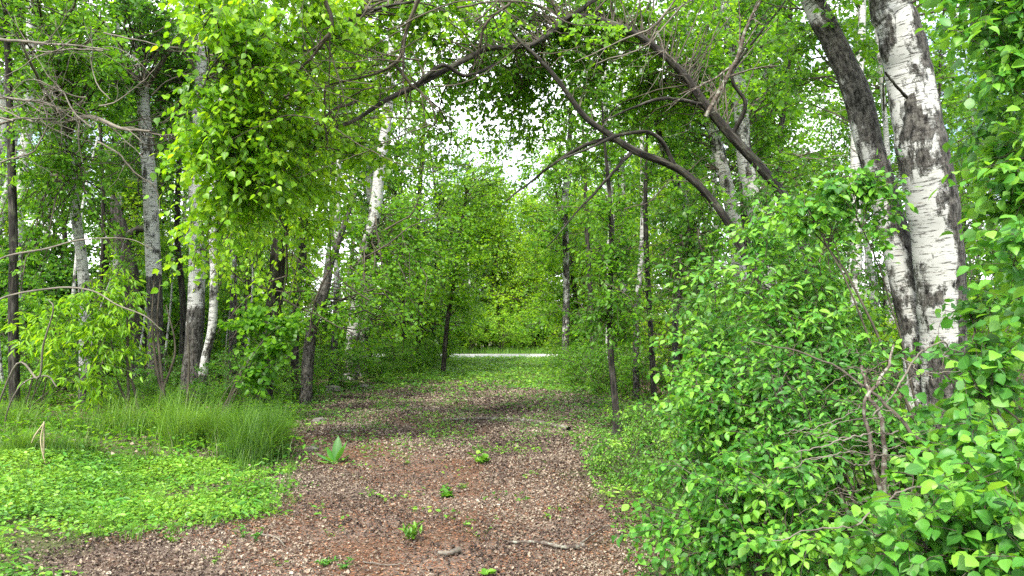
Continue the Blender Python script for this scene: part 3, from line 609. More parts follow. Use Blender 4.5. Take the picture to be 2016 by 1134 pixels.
bare_twigs(ta, [[(640, 0, 8.5, 9), (655, 60, 8.6, 8), (600, 130, 8.8, 5), (520, 165, 9, 3)], [(830, -20, 9, 9), (800, 60, 9.2, 7), (770, 130, 9.3, 6), (640, 170, 9.5, 3)],
                [(700, 200, 9.9, 7), (640, 230, 9.7, 5), (590, 300, 9.6, 3)], [(1010, 0, 9.5, 6), (960, 40, 9.5, 5), (945, 85, 9.6, 4)],
                [(640, 160, 9.2, 5), (635, 230, 9.3, 4), (640, 300, 9.3, 2)], [(780, 130, 9.3, 7), (810, 165, 9.4, 6), (850, 200, 9.5, 4), (870, 260, 9.6, 2)]], 'twig', sub=9, sl=.7)
bare_twigs(tb, [[(1330, 0, 9, 4), (1290, 50, 9, 4), (1220, 80, 9, 3), (1130, 120, 9, 2)], [(1345, 10, 9, 4), (1300, 60, 9, 3.5), (1260, 90, 9, 3), (1170, 115, 9, 2)],
                [(1295, 60, 9, 3), (1310, 100, 9, 3), (1330, 120, 9, 2)]], 'twig_pale', sub=5, sl=.4)
bare_twigs(ta, [[(1390, 230, 9.5, 9), (1430, 160, 9.4, 10), (1455, 120, 9.3, 9), (1480, 50, 9.2, 7), (1510, 0, 9.1, 6)], [(1440, 130, 9.4, 6), (1400, 160, 9.4, 4), (1340, 190, 9.4, 3)]], 'deadwood', sub=6, sl=.6)

def tangle(parent, n, x0, x1, y0, y1, d0, d1, L0, L1, mat, w=(2.2, 4.5), down=.25):
    for _ in range(n):
        x_, y_, d_ = rng.uniform(x0, x1), rng.uniform(y0, y1), rng.uniform(d0, d1); L = rng.uniform(L0, L1); a_ = rng.choice([0, math.pi]) + rng.normal() * .55; w_ = rng.uniform(*w); pts = []
        for q in range(5):
            pts.append((x_, y_, d_, w_ * (1 - .18 * q))); x_ += L / 4 * math.cos(a_); y_ += L / 4 * math.sin(a_); a_ += rng.normal() * .35; d_ += rng.normal() * .06
        bare_twigs(parent, [pts], mat, sub=4, sl=.4)
tangle(t5, 12, 0, 220, 60, 320, 9.5, 11, 120, 260, 'twig_pale')
tangle(t6, 10, 180, 420, 60, 400, 13, 14, 100, 200, 'twig')
tangle(ta, 20, 520, 980, 0, 260, 8.3, 9.6, 150, 320, 'twig')
tangle(ta, 2, 1000, 1400, 20, 300, 9.5, 10.8, 120, 260, 'twig')
tangle(t3, 12, 1480, 1700, 150, 420, 12, 13.5, 100, 200, 'twig_pale', (1.6, 3))
tangle(t9, 8, 450, 640, 420, 640, 12.4, 13.5, 80, 180, 'twig')
tangle(tb, 8, 1080, 1330, 330, 560, 10, 12, 100, 220, 'twig', (1.8, 3.2))
tangle(t12, 6, 600, 840, 430, 620, 14.5, 16, 120, 260, 'twig')

# ---------------------------------------------------------------- background trees: one of each kind, then copies
def template_aspen(H, cr, first, n_c, mat, leafmat, size, label, cb=.35, r0=.13, lean=.3, tw=7, lp=8, kind='far', rad=.7, tint0=0.):
    e = empty('aspen_tree' if mat == 'aspen' else 'woodland_tree', (0, 0, 0), label, 'tree')
    ph = rng.uniform(0, 6)
    z = np.linspace(-.1, H, 24); P = np.stack([lean * np.sin(z / H * 2.2 + ph) * z / H + .06 * np.sin(z * 1.3 + ph), lean * .7 * np.cos(z / H * 2 + ph) * z / H + .05 * np.sin(z * 1.1), z], -1)
    r = r0 * (1 - .85 * z / H) * (1 + .35 * np.exp(-np.clip(z, 0, 9) / .25))
    mb = MB(); tubes(mb, P, r, 9); mb.build('trunk', M[mat], e)
    a = rng.uniform(0, 2 * np.pi, n_c); u = rng.uniform(0, 1, n_c); zc = H * (cb + (1.02 - cb) * u)
    rr = cr * np.sqrt(rng.uniform(.05, 1, n_c)) * (1.1 - .75 * u)
    c = np.stack([np.cos(a) * rr + np.interp(zc, z, P[:, 0]), np.sin(a) * rr + np.interp(zc, z, P[:, 1]), zc + .1 * rng.normal(size=n_c)], -1)
    wood, leaf = MB(), MB()
    sk = P[8:] if cb > .3 else P[3:]
    grow(sk, c, wood, leaf, rad=rad, twigs=tw, lpt=lp, size=size, kind=kind, con_r=.022, tw_r=.006, spread=.5, tint0=tint0)
    wood.build('twigs', M['twig'], e, 'stuff'); leaf.build('crown', M[leafmat], e, 'stuff')
    return e

tmpl = [template_aspen(14, 2.0, 0, 70, 'aspen', 'leaf_mid', .13, '', .42, .13),
        template_aspen(12, 1.8, 0, 52, 'bark', 'leaf_mid', .13, '', .35, .10, .6),
        template_aspen(15, 1.7, 0, 56, 'aspen', 'leaf_mid', .13, '', .5, .11, .8),
        template_aspen(9, 2.2, 0, 90, 'bark', 'leaf_mid', .12, '', .12, .08, .5),
        template_aspen(6, 1.7, 0, 80, 'bark', 'leaf_sunlit', .11, '', .08, .05, .4, tint0=.22),  # leaf tint raised to paint in the sunlit glow around the road gap
        template_aspen(7, .9, 0, 14, 'aspen', 'leaf_mid', .10, '', .55, .045, .5)]
used = [False] * len(tmpl)
def place(k, x, y, label, group, s=1., rz=None, tilt=0.06):
    rz = rng.uniform(0, 6.28) if rz is None else rz
    tl = (rng.normal() * tilt, rng.normal() * tilt)
    z = float(gh(x, y))
    if not used[k]:
        o = tmpl[k]; used[k] = True
        o.location = (x, y, z); o.rotation_euler = (*tl, rz); o.scale = (s, s, s); o['label'] = label; o['group'] = group
        return o
    return copy_thing(tmpl[k], (x, y, z), rz, s, label, group, tl)

def scatter(n, fx, fy, mind, acc=None, tries=60, clear=()):
    pts = list(acc or []); out = []
    for _ in range(n):
        for _t in range(tries):
            y = rng.uniform(*fy); x = fx(y)
            if any(a < 1008 + x / y * F < b and y < c for a, b, c in clear): continue
            if all((x - a) ** 2 + (y - b) ** 2 > mind ** 2 for a, b in pts): pts.append((x, y)); out.append((x, y)); break
    return out
def left_x(y): return -rng.uniform(5.0 if y > 20 else 6.2, y * .74 + 2.5)
def right_x(y): return rng.uniform(3.3, y * .74 + 2.5)
LMK = {'l': [(120, 'by the left border'), (260, 'behind the leftmost leaning aspen'), (350, 'behind the straight black-footed aspen'), (450, 'behind the twin stems'), (620, 'behind the rough-barked tree'), (780, 'behind the silvery leaning aspen'), (9999, 'nearest the gap on its left')],
       'r': [(1130, 'nearest the gap on its right'), (1230, 'behind the slim grey tree'), (1350, 'beneath the bowed bare limb'), (1460, 'behind the crossing dark limbs'), (1600, 'right of the knotty aspen'), (1780, 'behind the mottled leaning trunk'), (9999, 'behind the thickest white trunk')],
       'f': [(900, 'left of the gap'), (960, 'at the left of the gap'), (1010, 'at the middle of the gap'), (1060, 'at the right of the gap'), (9999, 'right of the gap')]}
LOOK = ['pale-stemmed aspen', 'dark-stemmed tree', 'high-crowned white aspen', 'bushy dark-stemmed tree', 'bright leafy tree', 'thin pale sapling', 'leafy round shrub', 'dark narrow-leaved shrub', 'shaded upright shrub', 'low bush', 'bright open shrub', 'pale seedling clump']
def where(k, x, y, side):
    px = 1008 + x / y * F
    lm = next(t for lim, t in LMK[side] if px < lim)
    if side == 'f': dep = 'across the road, ' + ('at its edge ' if y < 54 else 'well back ' if y < 63 else 'far back ')
    else: dep = 'close ' if y < 19 else 'a little way ' if y < 25 else 'well ' if y < 32 else 'far '
    return LOOK[k] + ' ' + dep + lm
def put(ks, x, y, side, group, s, **kw):
    k = int(rng.choice(ks)); lab = where(k, x, y, side)
    if k > 5 or side != 'f': lab = ('small ' if s < .85 else '' if s < 1.08 else 'large ') + lab
    return place(k, x, y, lab, group, s, **kw)
for x, y in scatter(50, left_x, (17.5, 40), 1.2, clear=((560, 860, 31),)):
    put([0, 1, 2, 2, 3, 5], x, y, 'l', 'trees in the wood left of the track', rng.uniform(.85, 1.3))
for x, y in scatter(54, right_x, (16, 40), 1.2, clear=((1120, 1380, 27),)):
    put([0, 1, 2, 2, 3, 5], x, y, 'r', 'trees in the wood right of the track', rng.uniform(.85, 1.3))
for x, y in scatter(40, lambda y: rng.uniform(-22, 22), (50, 74), 1.8):
    put([0, 4, 3, 4], x, y, 'f', 'trees across the road', rng.uniform(.8, 1.2))
for x, y in scatter(34, lambda y: rng.uniform(-8, 8), (50, 62), 1.2):
    put([4, 4, 4, 5], x, y, 'f', 'trees across the road', rng.uniform(1.2, 2.0))
for x, y, s in ((-4.9, 26.5, .8), (-4.0, 29, 1.15), (-3.4, 32.5, 1.15), (-3.2, 37.0, 1.2), (-5.2, 34, 1.5)):
    put([3, 4], x, y, 'l', 'young trees along the left edge', s)
for x, y, s in ((3.2, 23.5, .85), (3.4, 28, 1.1), (3.3, 33, 1.15), (3.5, 37.5, 1.2), (4.6, 20.5, .9), (5, 30, 1.4)):
    put([3, 4], x, y, 'r', 'young trees along the right edge', s)
for x, y in scatter(9, lambda y: -rng.uniform(5.2, 11), (14, 18), .6):
    put([5], x, y, 'l', 'saplings in the shade left of the track', rng.uniform(.4, .75), tilt=.13)

# ---------------------------------------------------------------- understory shrubs
def template_shrub(H, Wd, n_c, leafmat, size, kind, tw=8, lp=9, stems=9, tint0=0., rad=.35, low=.12):
    e = empty('leafy_shrub', (0, 0, 0), '', 'shrub')
    a = rng.uniform(0, 6.28, stems); t = np.linspace(0, 1, 9)[None, :, None]
    top = np.stack([np.cos(a) * Wd * rng.uniform(.2, .9, stems), np.sin(a) * Wd * rng.uniform(.2, .9, stems), H * rng.uniform(.6, 1, stems)], -1)
    base = rng.normal(size=(stems, 3)) * .08; base[:, 2] = -.05
    mid = np.stack([top[:, 0] * .1, top[:, 1] * .1, top[:, 2] * .6], -1)
    P = (1 - t) ** 2 * base[:, None] + 2 * t * (1 - t) * mid[:, None] + t ** 2 * top[:, None] + np.cumsum(rng.normal(size=(stems, 9, 3)), 1) * .012
    mb = MB(); tubes(mb, P, .014 * H / 2.2 * np.linspace(1, .3, 9)[None] * rng.uniform(.6, 1.2, (stems, 1)), 5); mb.build('stems', M['twig'], e, 'stuff')
    v = rand_dirs(n_c) * rng.uniform(.2, 1, (n_c, 1)) ** .5
    c = np.stack([v[:, 0] * Wd, v[:, 1] * Wd, H * (.5 + low / 2 + v[:, 2] * (.5 - low / 2))], -1)
    wood, leaf = MB(), MB(); grow(P.reshape(-1, 3), c, wood, leaf, rad=rad, twigs=tw, lpt=lp, size=size, kind=kind, tint0=tint0, con_r=.008, tw_r=.003, spread=.42)
    wood.build('twigs', M['twig'], e, 'stuff'); leaf.build('foliage', M[leafmat], e, 'stuff')
    return e
n0 = len(tmpl)
tmpl += [template_shrub(2.6, 1.1, 50, 'leaf_mid', .075, 'round'), template_shrub(2.0, 1.2, 46, 'leaf_deep', .07, 'oval'),
         template_shrub(3.6, 1.2, 60, 'leaf_deep', .085, 'round', low=.25), template_shrub(1.1, .9, 36, 'leaf_mid', .055, 'oval', rad=.25, low=0),
         template_shrub(2.4, 1.3, 44, 'leaf_sunlit', .07, 'round', tint0=.05), template_shrub(.7, .7, 26, 'leaf_cover', .045, 'oval', rad=.2, low=0, tint0=-.1)]
used += [False] * 6
for x, y in scatter(46, lambda y: -rng.uniform(5.2, y * .72 + 2), (18.5, 34), 1.0, clear=((560, 860, 27),)):
    put([n0, n0 + 4, n0 + 4, n0 + 2, n0 + 4], x, y, 'l', 'shrubs in the wood left of the track', rng.uniform(.75, 1.15))
for x, y in scatter(16, lambda y: -rng.uniform(7, y * .72 + 2), (21, 31), 1.5):
    put([4, 4, 3], x, y, 'l', 'trees in the wood left of the track', rng.uniform(.55, 1.0))
for x, y in scatter(14, lambda y: -rng.uniform(6.5, y * .72 + 1), (17, 22), 1.0, clear=((560, 860, 27),)):
    put([n0 + 1, n0, n0 + 2], x, y, 'l', 'shrubs in the wood left of the track', rng.uniform(.9, 1.3))
for x, y in scatter(16, lambda y: -rng.uniform(4.6, 11), (12.4, 16), .8):
    put([n0 + 3, n0 + 3, n0 + 1], x, y, 'l', 'shrubs in the wood left of the track', rng.uniform(.5, .8))
for x, y in scatter(44, lambda y: rng.uniform(2.6 if y > 14 else 3.6, y * .72 + 2), (10.5, 34), .9, clear=((1120, 1400, 25),)):
    put([n0, n0 + 1, n0 + 4, n0 + 4, n0 + 2], x, y, 'r', 'shrubs in the wood right of the track', rng.uniform(.8, 1.3))
for x, y in scatter(34, lambda y: rng.uniform(-8, 8), (46.8, 54), .8):
    put([n0 + 4], x, y, 'f', 'shrubs across the road', rng.uniform(.5, 1.7))
for x, y, s in ((2.0, 18.0, 1.0), (2.6, 19.0, 1.2), (1.9, 20.5, 1.1), (3.0, 17.2, 1.2), (2.9, 21.5, 1.3), (2.0, 23.5, 1.1), (2.5, 27, 1.3), (2.7, 32, 1.4), (2.9, 36, 1.2), (3.3, 39, 1.2)):
    put([n0 + 3], x, y, 'r', 'low bushes on the right edge', s)
for x, y, s in ((-4.6, 16.5, .9), (-5.0, 18.0, 1.1), (-5.4, 15.2, 1.1), (-4.6, 20.0, 1.2), (-3.9, 22.0, 1.2), (-3.6, 24.5, 1.1), (-3.5, 27.5, 1.2), (-3.4, 31, 1.3), (-4.8, 14.0, .7), (-3.3, 35, 1.3)):
    put([n0 + 3], x, y, 'l', 'low bushes on the left edge', s)
for x, y, s in ((1.75, 9.2, .9), (1.9, 10.0, .9), (1.35, 8.5, .8), (1.6, 7.6, .9), (2.2, 9.6, 1.2), (1.45, 6.9, .6), (2.1, 11.8, .9), (1.15, 7.9, .5)):
    place(n0 + 5, x, y, 'knee-high pale green seedling clump at the foot of the right shrubs', 'seedling clumps along the right edge', s)

# ---------------------------------------------------------------- the foreground shrubs on the right
def fg_shrub(label, base, blobs, size=.055, singles=300, leafmat='leaf_shrub', kind='near', stems=8, twigs=7, lpt=8, rad=.26, name='leafy_shrub', **k):
    bx, by = base; bz = float(gh(bx, by))
    e = empty(name, (bx, by, bz), label, 'shrub')
    c = blob_centres(blobs)
    # main stems rise from the base towards the blobs
    tg = c[rng.choice(len(c), min(stems, len(c)), replace=False)]
    t = np.linspace(0, 1, 12)[None, :, None]
    b0 = np.array([bx, by, bz - .05]) + rng.normal(size=(len(tg), 3)) * np.array([.10, .10, 0])
    md = b0 * .55 + tg * .45; md[:, 2] = b0[:, 2] + (tg[:, 2] - b0[:, 2]) * .75
    P = (1 - t) ** 2 * b0[:, None] + 2 * t * (1 - t) * md[:, None] + t ** 2 * tg[:, None] + np.cumsum(rng.normal(size=(len(tg), 12, 3)), 1) * .008
    for q in range(len(tg)):
        mb = MB(); tubes(mb, P[q], .011 * rng.uniform(.6, 1.2) * np.linspace(1, .35, 12), 6); mb.build('stem', M['twig'], e)
    wood, leaf = MB(), MB(); st = []
    grow(P[:, 3:].reshape(-1, 3), c, wood, leaf, rad=rad, twigs=twigs, lpt=lpt, size=size, kind=kind, con_r=.006, tw_r=.0022, spread=.4, split=(None, singles, st) if singles else None, **k)
    wood.build('twigs', M['twig'], e, 'stuff'); leaf.build('foliage', M[leafmat], e, 'stuff')
    if singles: single_leaves(e, st[0], kind, leafmat)
    return e
fg_shrub('large-leaved shrub filling the lower right corner of the view', (2.1, 2.7), [(1900, 1060, 2.6, 110, 9), (1780, 1100, 2.9, 90, 8), (1990, 960, 2.7, 90, 8), (1850, 960, 3.2, 80, 7), (1990, 1130, 2.4, 100, 7), (1920, 860, 3.2, 70, 6)], size=.056, rad=.22, tint0=.0, kind='near_broad')
fg_shrub('broad-leaved shrub with dark hanging leaves beside the right border', (2.9, 3.4), [(1985, 790, 3.5, 80, 8), (2020, 620, 3.6, 70, 6), (1950, 690, 3.9, 30, 3), (2010, 480, 3.8, 60, 5)], size=.066, rad=.26, tint0=-.02, kind='near_broad')
fg_shrub('tall shrub reaching the top border in front of the thickest white trunk', (3.6, 4.3), [(2000, 330, 4.3, 60, 8), (1985, 230, 4.6, 40, 4), (2000, 130, 4.3, 60, 9), (1960, 30, 4.3, 60, 7), (2010, 430, 4.5, 60, 7), (1900, -10, 4.4, 50, 3), (2020, -60, 4.3, 90, 8), (2010, 560, 4.6, 60, 5), (2080, 300, 4.3, 80, 8)], size=.075, rad=.28, tint0=.14, stems=6)
fg_shrub('sparse leafy twigs crossing in front of the leaning mottled trunk', (2.75, 4.9), [(1700, 340, 4.9, 35, 3), (1780, 340, 5, 25, 2), (1640, 400, 5, 50, 4), (1720, 440, 5, 30, 2), (1560, 420, 5.1, 50, 5)], size=.06, rad=.16, tint0=.1, singles=200, stems=3)
fg_shrub('light green shrub with upright tips in the middle of the right thicket', (2.5, 5.4), [(1560, 560, 5.3, 80, 15), (1490, 480, 5.6, 60, 9), (1620, 540, 5.4, 60, 10), (1400, 570, 5.8, 60, 9), (1520, 670, 5.2, 80, 16), (1640, 650, 5.2, 70, 12), (1700, 620, 5.5, 40, 4)], size=.062, rad=.28, tint0=.12, kind='near_narrow')
fg_shrub('spreading shrub reaching low over the track edge from the right', (1.75, 5.3), [(1350, 690, 6, 50, 9), (1410, 730, 5.6, 70, 13), (1330, 800, 5.9, 45, 6), (1480, 780, 5.2, 80, 17), (1400, 860, 5.4, 75, 14), (1330, 920, 5.6, 50, 8), (1400, 640, 6, 40, 5)], size=.056, rad=.25, tint0=.08)
fg_shrub('bushy shrub at the front of the thicket by the leaf litter', (1.45, 4.3), [(1400, 980, 4.5, 80, 12), (1500, 920, 4.4, 90, 16), (1350, 1060, 4.4, 70, 9), (1480, 1060, 4.2, 80, 12), (1580, 980, 4.1, 90, 14), (1280, 1000, 4.9, 40, 4), (1560, 1100, 3.9, 80, 10)], size=.055, rad=.22, tint0=.0)
fg_shrub('dense shrub with small grey-green leaves left of the dead stems', (2.2, 4.4), [(1600, 790, 4.7, 80, 16), (1580, 880, 4.5, 80, 14), (1660, 720, 4.9, 70, 12), (1720, 820, 4.7, 60, 8), (1560, 720, 5, 60, 10)], size=.055, rad=.24, tint0=.0, kind='near_narrow')
fg_shrub('leafy shrub between the dead stems and the base of the white trunks', (3.2, 5.2), [(1800, 900, 4.6, 70, 9), (1880, 920, 4.5, 60, 8), (1720, 720, 5.6, 40, 4), (1830, 860, 5.0, 50, 7), (1940, 620, 5.4, 40, 5)], size=.06, rad=.25, tint0=.06, kind='near_broad')
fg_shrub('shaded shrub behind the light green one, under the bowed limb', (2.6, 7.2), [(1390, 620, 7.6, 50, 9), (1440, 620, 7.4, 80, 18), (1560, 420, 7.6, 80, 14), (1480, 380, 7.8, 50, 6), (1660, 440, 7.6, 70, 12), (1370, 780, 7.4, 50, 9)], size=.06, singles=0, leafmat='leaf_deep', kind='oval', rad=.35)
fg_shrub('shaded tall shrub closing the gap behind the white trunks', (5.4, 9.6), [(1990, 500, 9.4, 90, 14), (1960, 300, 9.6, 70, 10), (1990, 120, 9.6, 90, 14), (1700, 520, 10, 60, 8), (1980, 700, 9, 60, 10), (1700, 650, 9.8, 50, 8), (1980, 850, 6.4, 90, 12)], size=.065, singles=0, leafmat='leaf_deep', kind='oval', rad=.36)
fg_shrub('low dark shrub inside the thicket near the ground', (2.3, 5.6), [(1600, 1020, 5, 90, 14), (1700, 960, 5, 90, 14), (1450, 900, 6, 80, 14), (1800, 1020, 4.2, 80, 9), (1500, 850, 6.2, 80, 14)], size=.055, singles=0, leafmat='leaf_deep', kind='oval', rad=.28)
fg_shrub('feathery young ash with long bright leaflets among the left trunks', (-8.2, 13.0), [(150, 610, 12, 65, 9), (235, 680, 12, 70, 11), (265, 590, 12.2, 45, 6), (200, 760, 12, 50, 5), (110, 700, 12, 45, 5), (70, 640, 12.4, 40, 4)], size=.13, singles=300, leafmat='leaf_sunlit', kind='lance', rad=.4, name='young_ash', hang=.9)
fg_shrub('young oak spray of lobed leaves hanging by the rough trunk', (-4.7, 12.2), [(530, 690, 12.2, 40, 8), (480, 640, 12.5, 40, 6), (560, 640, 12.4, 40, 6), (510, 740, 12.4, 30, 4)], size=.10, singles=150, leafmat='leaf_mid', kind='round', rad=.3, name='young_oak')

# dead lichened shrub with bare stems in front of the thicket
ds = empty('dead_shrub', (*at(1760, 1100, 3.4)[:2], 0), 'leafless dead shrub with two grey lichened stems and long bare twigs', 'shrub')
def dead(pts, nm='stem', mat='deadwood', S=7):
    P, r = px_line(pts, 34, .12); r = r * .72; P = P + np.cumsum(rng.normal(size=P.shape), 0) * .0045
    mb = MB(); tubes(mb, P, r, S); mb.build(nm, M[mat], ds)
dead([(1775, 1290, 3.4, 20), (1760, 1100, 3.4, 17), (1745, 1010, 3.4, 15), (1735, 900, 3.4, 13), (1728, 820, 3.4, 12), (1705, 780, 3.45, 9), (1690, 740, 3.5, 6)])
dead([(1760, 1280, 3.45, 17), (1742, 1060, 3.4, 14), (1730, 930, 3.35, 12), (1724, 860, 3.4, 11), (1722, 800, 3.4, 9), (1760, 740, 3.5, 8), (1785, 690, 3.6, 6)])
dead([(1895, 950, 3.3, 12), (1830, 880, 3.3, 11), (1780, 830, 3.35, 10), (1740, 790, 3.4, 9), (1700, 755, 3.5, 7), (1640, 715, 3.7, 5), (1560, 685, 3.9, 4), (1490, 668, 4.1, 3)], 'crossing_branch', 'twig')
dead([(1770, 850, 3.4, 5), (1700, 855, 3.3, 5), (1640, 870, 3.2, 4), (1570, 890, 3.1, 3)], 'twig', 'twig_pale', 5)
dead([(1730, 900, 3.35, 5), (1690, 905, 3.2, 4), (1620, 895, 3.1, 3), (1530, 915, 3, 2)], 'twig', 'twig_pale', 5)
dead([(1860, 920, 3.3, 5), (1780, 905, 3.2, 4), (1700, 880, 3.2, 3), (1600, 900, 3.1, 2)], 'twig', 'twig_pale', 5)
dead([(1880, 960, 3.1, 6), (1790, 965, 3, 6), (1730, 990, 3, 5), (1680, 1030, 3, 5), (1610, 1040, 3, 4), (1520, 1070, 3, 3)], 'twig', 'twig_pale', 5)
dead([(1900, 1080, 3.1, 5), (1830, 1040, 3, 5), (1770, 1010, 3, 4), (1720, 1010, 3, 3)], 'twig', 'twig_pale', 5)
dead([(1890, 690, 3.7, 3), (1850, 672, 3.6, 4), (1810, 690, 3.5, 5), (1770, 740, 3.45, 5), (1720, 800, 3.4, 5)], 'twig', 'twig_pale', 5)
for k in range(34):
    x0 = rng.uniform(1660, 1790); y0 = rng.uniform(700, 1060); a = rng.uniform(-.6, .6) + (math.pi if rng.random() < .6 else 0); L = rng.uniform(50, 170)
    dead([(x0, y0, 3.35, 3), (x0 + L * .5 * math.cos(a), y0 + L * .5 * math.sin(a) + rng.uniform(-15, 15), 3.3, 2.4), (x0 + L * math.cos(a), y0 + L * math.sin(a) + rng.uniform(-15, 25), 3.25, 1.4)], 'twig', 'twig_pale' if k % 2 else 'twig', 4)

# long bare arcs in the left wood
db = empty('bare_sapling', (*at(60, 900, 11)[:2], 0), 'leafless pale sapling sending long arching stems over the left grass', 'sapling')
def arc(pts, S=5):
    P, r = px_line(pts, 34, .05); mb = MB(); tubes(mb, P, r, S); mb.build('arching_stem', M['twig_pale'], db)
arc([(-60, 905, 10.5, 4), (-50, 700, 10.2, 4), (-20, 600, 10, 4), (100, 568, 9.9, 4), (180, 572, 9.8, 3.5), (230, 600, 9.7, 3), (285, 622, 9.6, 3), (318, 650, 9.6, 1.5)])
arc([(-50, 900, 10.5, 5), (-30, 560, 10.2, 4), (0, 510, 10, 4), (90, 490, 10, 4), (160, 472, 10, 3), (250, 470, 10, 2), (300, 490, 10, 1.5)])
arc([(-40, 900, 10.6, 3), (30, 720, 10.3, 4), (75, 745, 10.2, 4), (85, 680, 10.1, 4), (105, 610, 10, 3), (95, 590, 10, 2)])
arc([(20, 905, 10.6, 3), (10, 830, 10.5, 3), (40, 760, 10.4, 3), (90, 740, 10.3, 3), (112, 762, 10.2, 2)])
for k, (x0, x1, y1) in enumerate(((275, 250, 700), (330, 310, 640), (310, 345, 690), (350, 300, 640), (245, 250, 690), (190, 195, 640), (300, 235, 760), (360, 372, 720))):
    e = empty('bare_sapling', (*at(x0, 870, 12.3)[:2], 0), 'thin leafless sapling standing in the shade behind the tall left grass', 'sapling', 'thin bare saplings behind the left grass')
    trunk_part(e, [(x0, 870, 12.3, 8), ((x0 + x1) / 2 + rng.uniform(-12, 12), (870 + y1) / 2, 12.3, 6), (x1, y1, 12.3, 4), (x1 + rng.uniform(-20, 20), y1 - 90, 12.3, 2)], M['twig'], 20, 6, 'stem')

# ---------------------------------------------------------------- ground cover, grass, litter
def scatter_xy(n, x0, x1, y0, y1, bias=1.0):
    return rng.uniform(x0, x1, n), y0 + (y1 - y0) * rng.uniform(0, 1, n) ** bias
def patchy(x, y, f=1.0): return .5 + .25 * np.sin(x * 1.9 * f + 1.7 * np.sin(y * .9 * f)) + .25 * np.sin(y * 2.3 * f + 1.4 * np.sin(x * 1.6 * f + 2))

# dry leaves on the track
x, y = scatter_xy(230000, -5.6, 2.6, 3.6, 23, 1.35)
k = (on_path(x, y) > -.35 * rng.random(len(x)) - 1.5 * (rng.random(len(x)) < .3)) & (rng.random(len(x)) < np.clip(.05 + .9 * patchy(x, y, .8) + .55 * (x > -.3) + .3 * patchy(x, y, 3.7), 0, 1)); x, y = x[k], y[k]; n = len(x)
mb = MB(); sz = (.014 + .048 * rng.beta(1.2, 3.2, n)) * np.clip(y / 9, .8, 1.6)
a = rng.uniform(0, 6.28, n); dr = np.stack([np.cos(a), np.sin(a), rng.normal(size=n) * .25], -1)
put_leaves(mb, np.stack([x, y, gh(x, y) + rng.uniform(.004, .026, n)], -1), dr, unit(np.array([0, 0, 1.]) + .8 * rng.normal(size=(n, 3))), sz * .9, 'crumple', np.clip(.88 * rng.beta(1.8, 2.4, n) + .3 * (patchy(x, y, 1.2) - .5) + .1 * patchy(y, x, 3.1), 0, 1))
tag(mb.build('leaf_litter', M['litter'], smooth=False), 'dry brown and pinkish leaves strewn over the track', 'leaf litter', kind='stuff')
# litter on the wood floor
x, y = scatter_xy(26000, -12, 8, 9, 24)
k = (on_path(x, y) < .2) & ((x < -3) | (x > 1)); x, y = x[k], y[k]; n = len(x); mb = MB()
a = rng.uniform(0, 6.28, n); dr = np.stack([np.cos(a), np.sin(a), rng.normal(size=n) * .2], -1)
put_leaves(mb, np.stack([x, y, gh(x, y) + .012], -1), dr, unit(np.array([0, 0, 1.]) + .4 * rng.normal(size=(n, 3))), rng.uniform(.05, .09, n), 'far', rng.beta(2, 2.6, n))
tag(mb.build('leaf_litter', M['litter'], smooth=False), 'old brown leaves on the shaded wood floor', 'leaf litter', kind='stuff')
# woody crumbs
x, y = scatter_xy(90000, -3.6, 1.2, 3.6, 14, 1.2)
k = (on_path(x, y) > -.1) & (patchy(x, y, .8) < .8); x, y = x[k], y[k]; n = len(x); mb = MB()
a = rng.uniform(0, 6.28, n); dr = np.stack([np.cos(a), np.sin(a), rng.normal(size=n) * .15], -1)
put_leaves(mb, np.stack([x, y, gh(x, y) + rng.uniform(.003, .012, n)], -1), dr, unit(np.array([0, 0, 1.]) + .4 * rng.normal(size=(n, 3))), rng.uniform(.012, .035, n), 'lance', rng.beta(2, 2, n))
tag(mb.build('wood_crumbs', M['chips'], smooth=False), 'reddish bark crumbs and needles between the dry leaves', 'debris', kind='stuff')

# low bright carpet at left, green far part of the track, sparse sprouts
def cover(n, x0, x1, y0, y1, cond, size, h, mat, label, kind='round', bias=1., tint0=0., name='ground_cover', cat='ground cover'):
    x, y = scatter_xy(n, x0, x1, y0, y1, bias); k = cond(x, y); x, y = x[k], y[k]; n = len(x)
    mb = MB(); a = rng.uniform(0, 6.28, n)
    dr = np.stack([np.cos(a), np.sin(a), rng.normal(size=n) * .3], -1)
    hh = h * rng.uniform(.15, 1, n) * (.5 + patchy(x, y, 2.2))
    put_leaves(mb, np.stack([x, y, gh(x, y) + hh], -1), dr, unit(np.array([0, 0, 1.]) + .4 * rng.normal(size=(n, 3))), size * rng.uniform(.6, 1.3, n), kind, np.clip(.5 + tint0 + .2 * rng.normal(size=n) + .45 * (patchy(x, y, 1.7) - .5), 0, 1))
    return tag(mb.build(name, M[mat], smooth=False), label, cat, kind='stuff')
cover(80000, -7.5, -1.9, 4.2, 9.2, lambda x, y: (on_path(x, y) < .12 - .3 * rng.random(len(x)) ** 2 + .25 * (rng.random(len(x)) < .06)) & (rng.random(len(x)) < 1.5 * patchy(x, y, 1.3) - .05 + .5 * (on_path(x, y) < -1.2)) & (rng.random(len(x)) < np.clip(.6 - on_path(x, y) * 1.2, 0, 1)), .034, .07, 'leaf_cover', 'bright green carpet of small round leaves left of the litter')
cover(5200, -7.5, -1.6, 4.4, 9.4, lambda x, y: (on_path(x, y) < .25 * rng.random(len(x))) & (patchy(y, x, 2.1) > .62), .085, .17, 'leaf_shrub', 'taller pointed weeds standing in patches of the green carpet', 'lance', tint0=.15, name='weed_patches')
cover(2600, -3.2, .4, 6.2, 12.5, lambda x, y: (on_path(x, y) > 0) & (patchy(x, y, 3.1) > .74), .045, .06, 'leaf_cover', 'creeping greenery threading thinly through the dry leaves', 'oval', tint0=-.1)
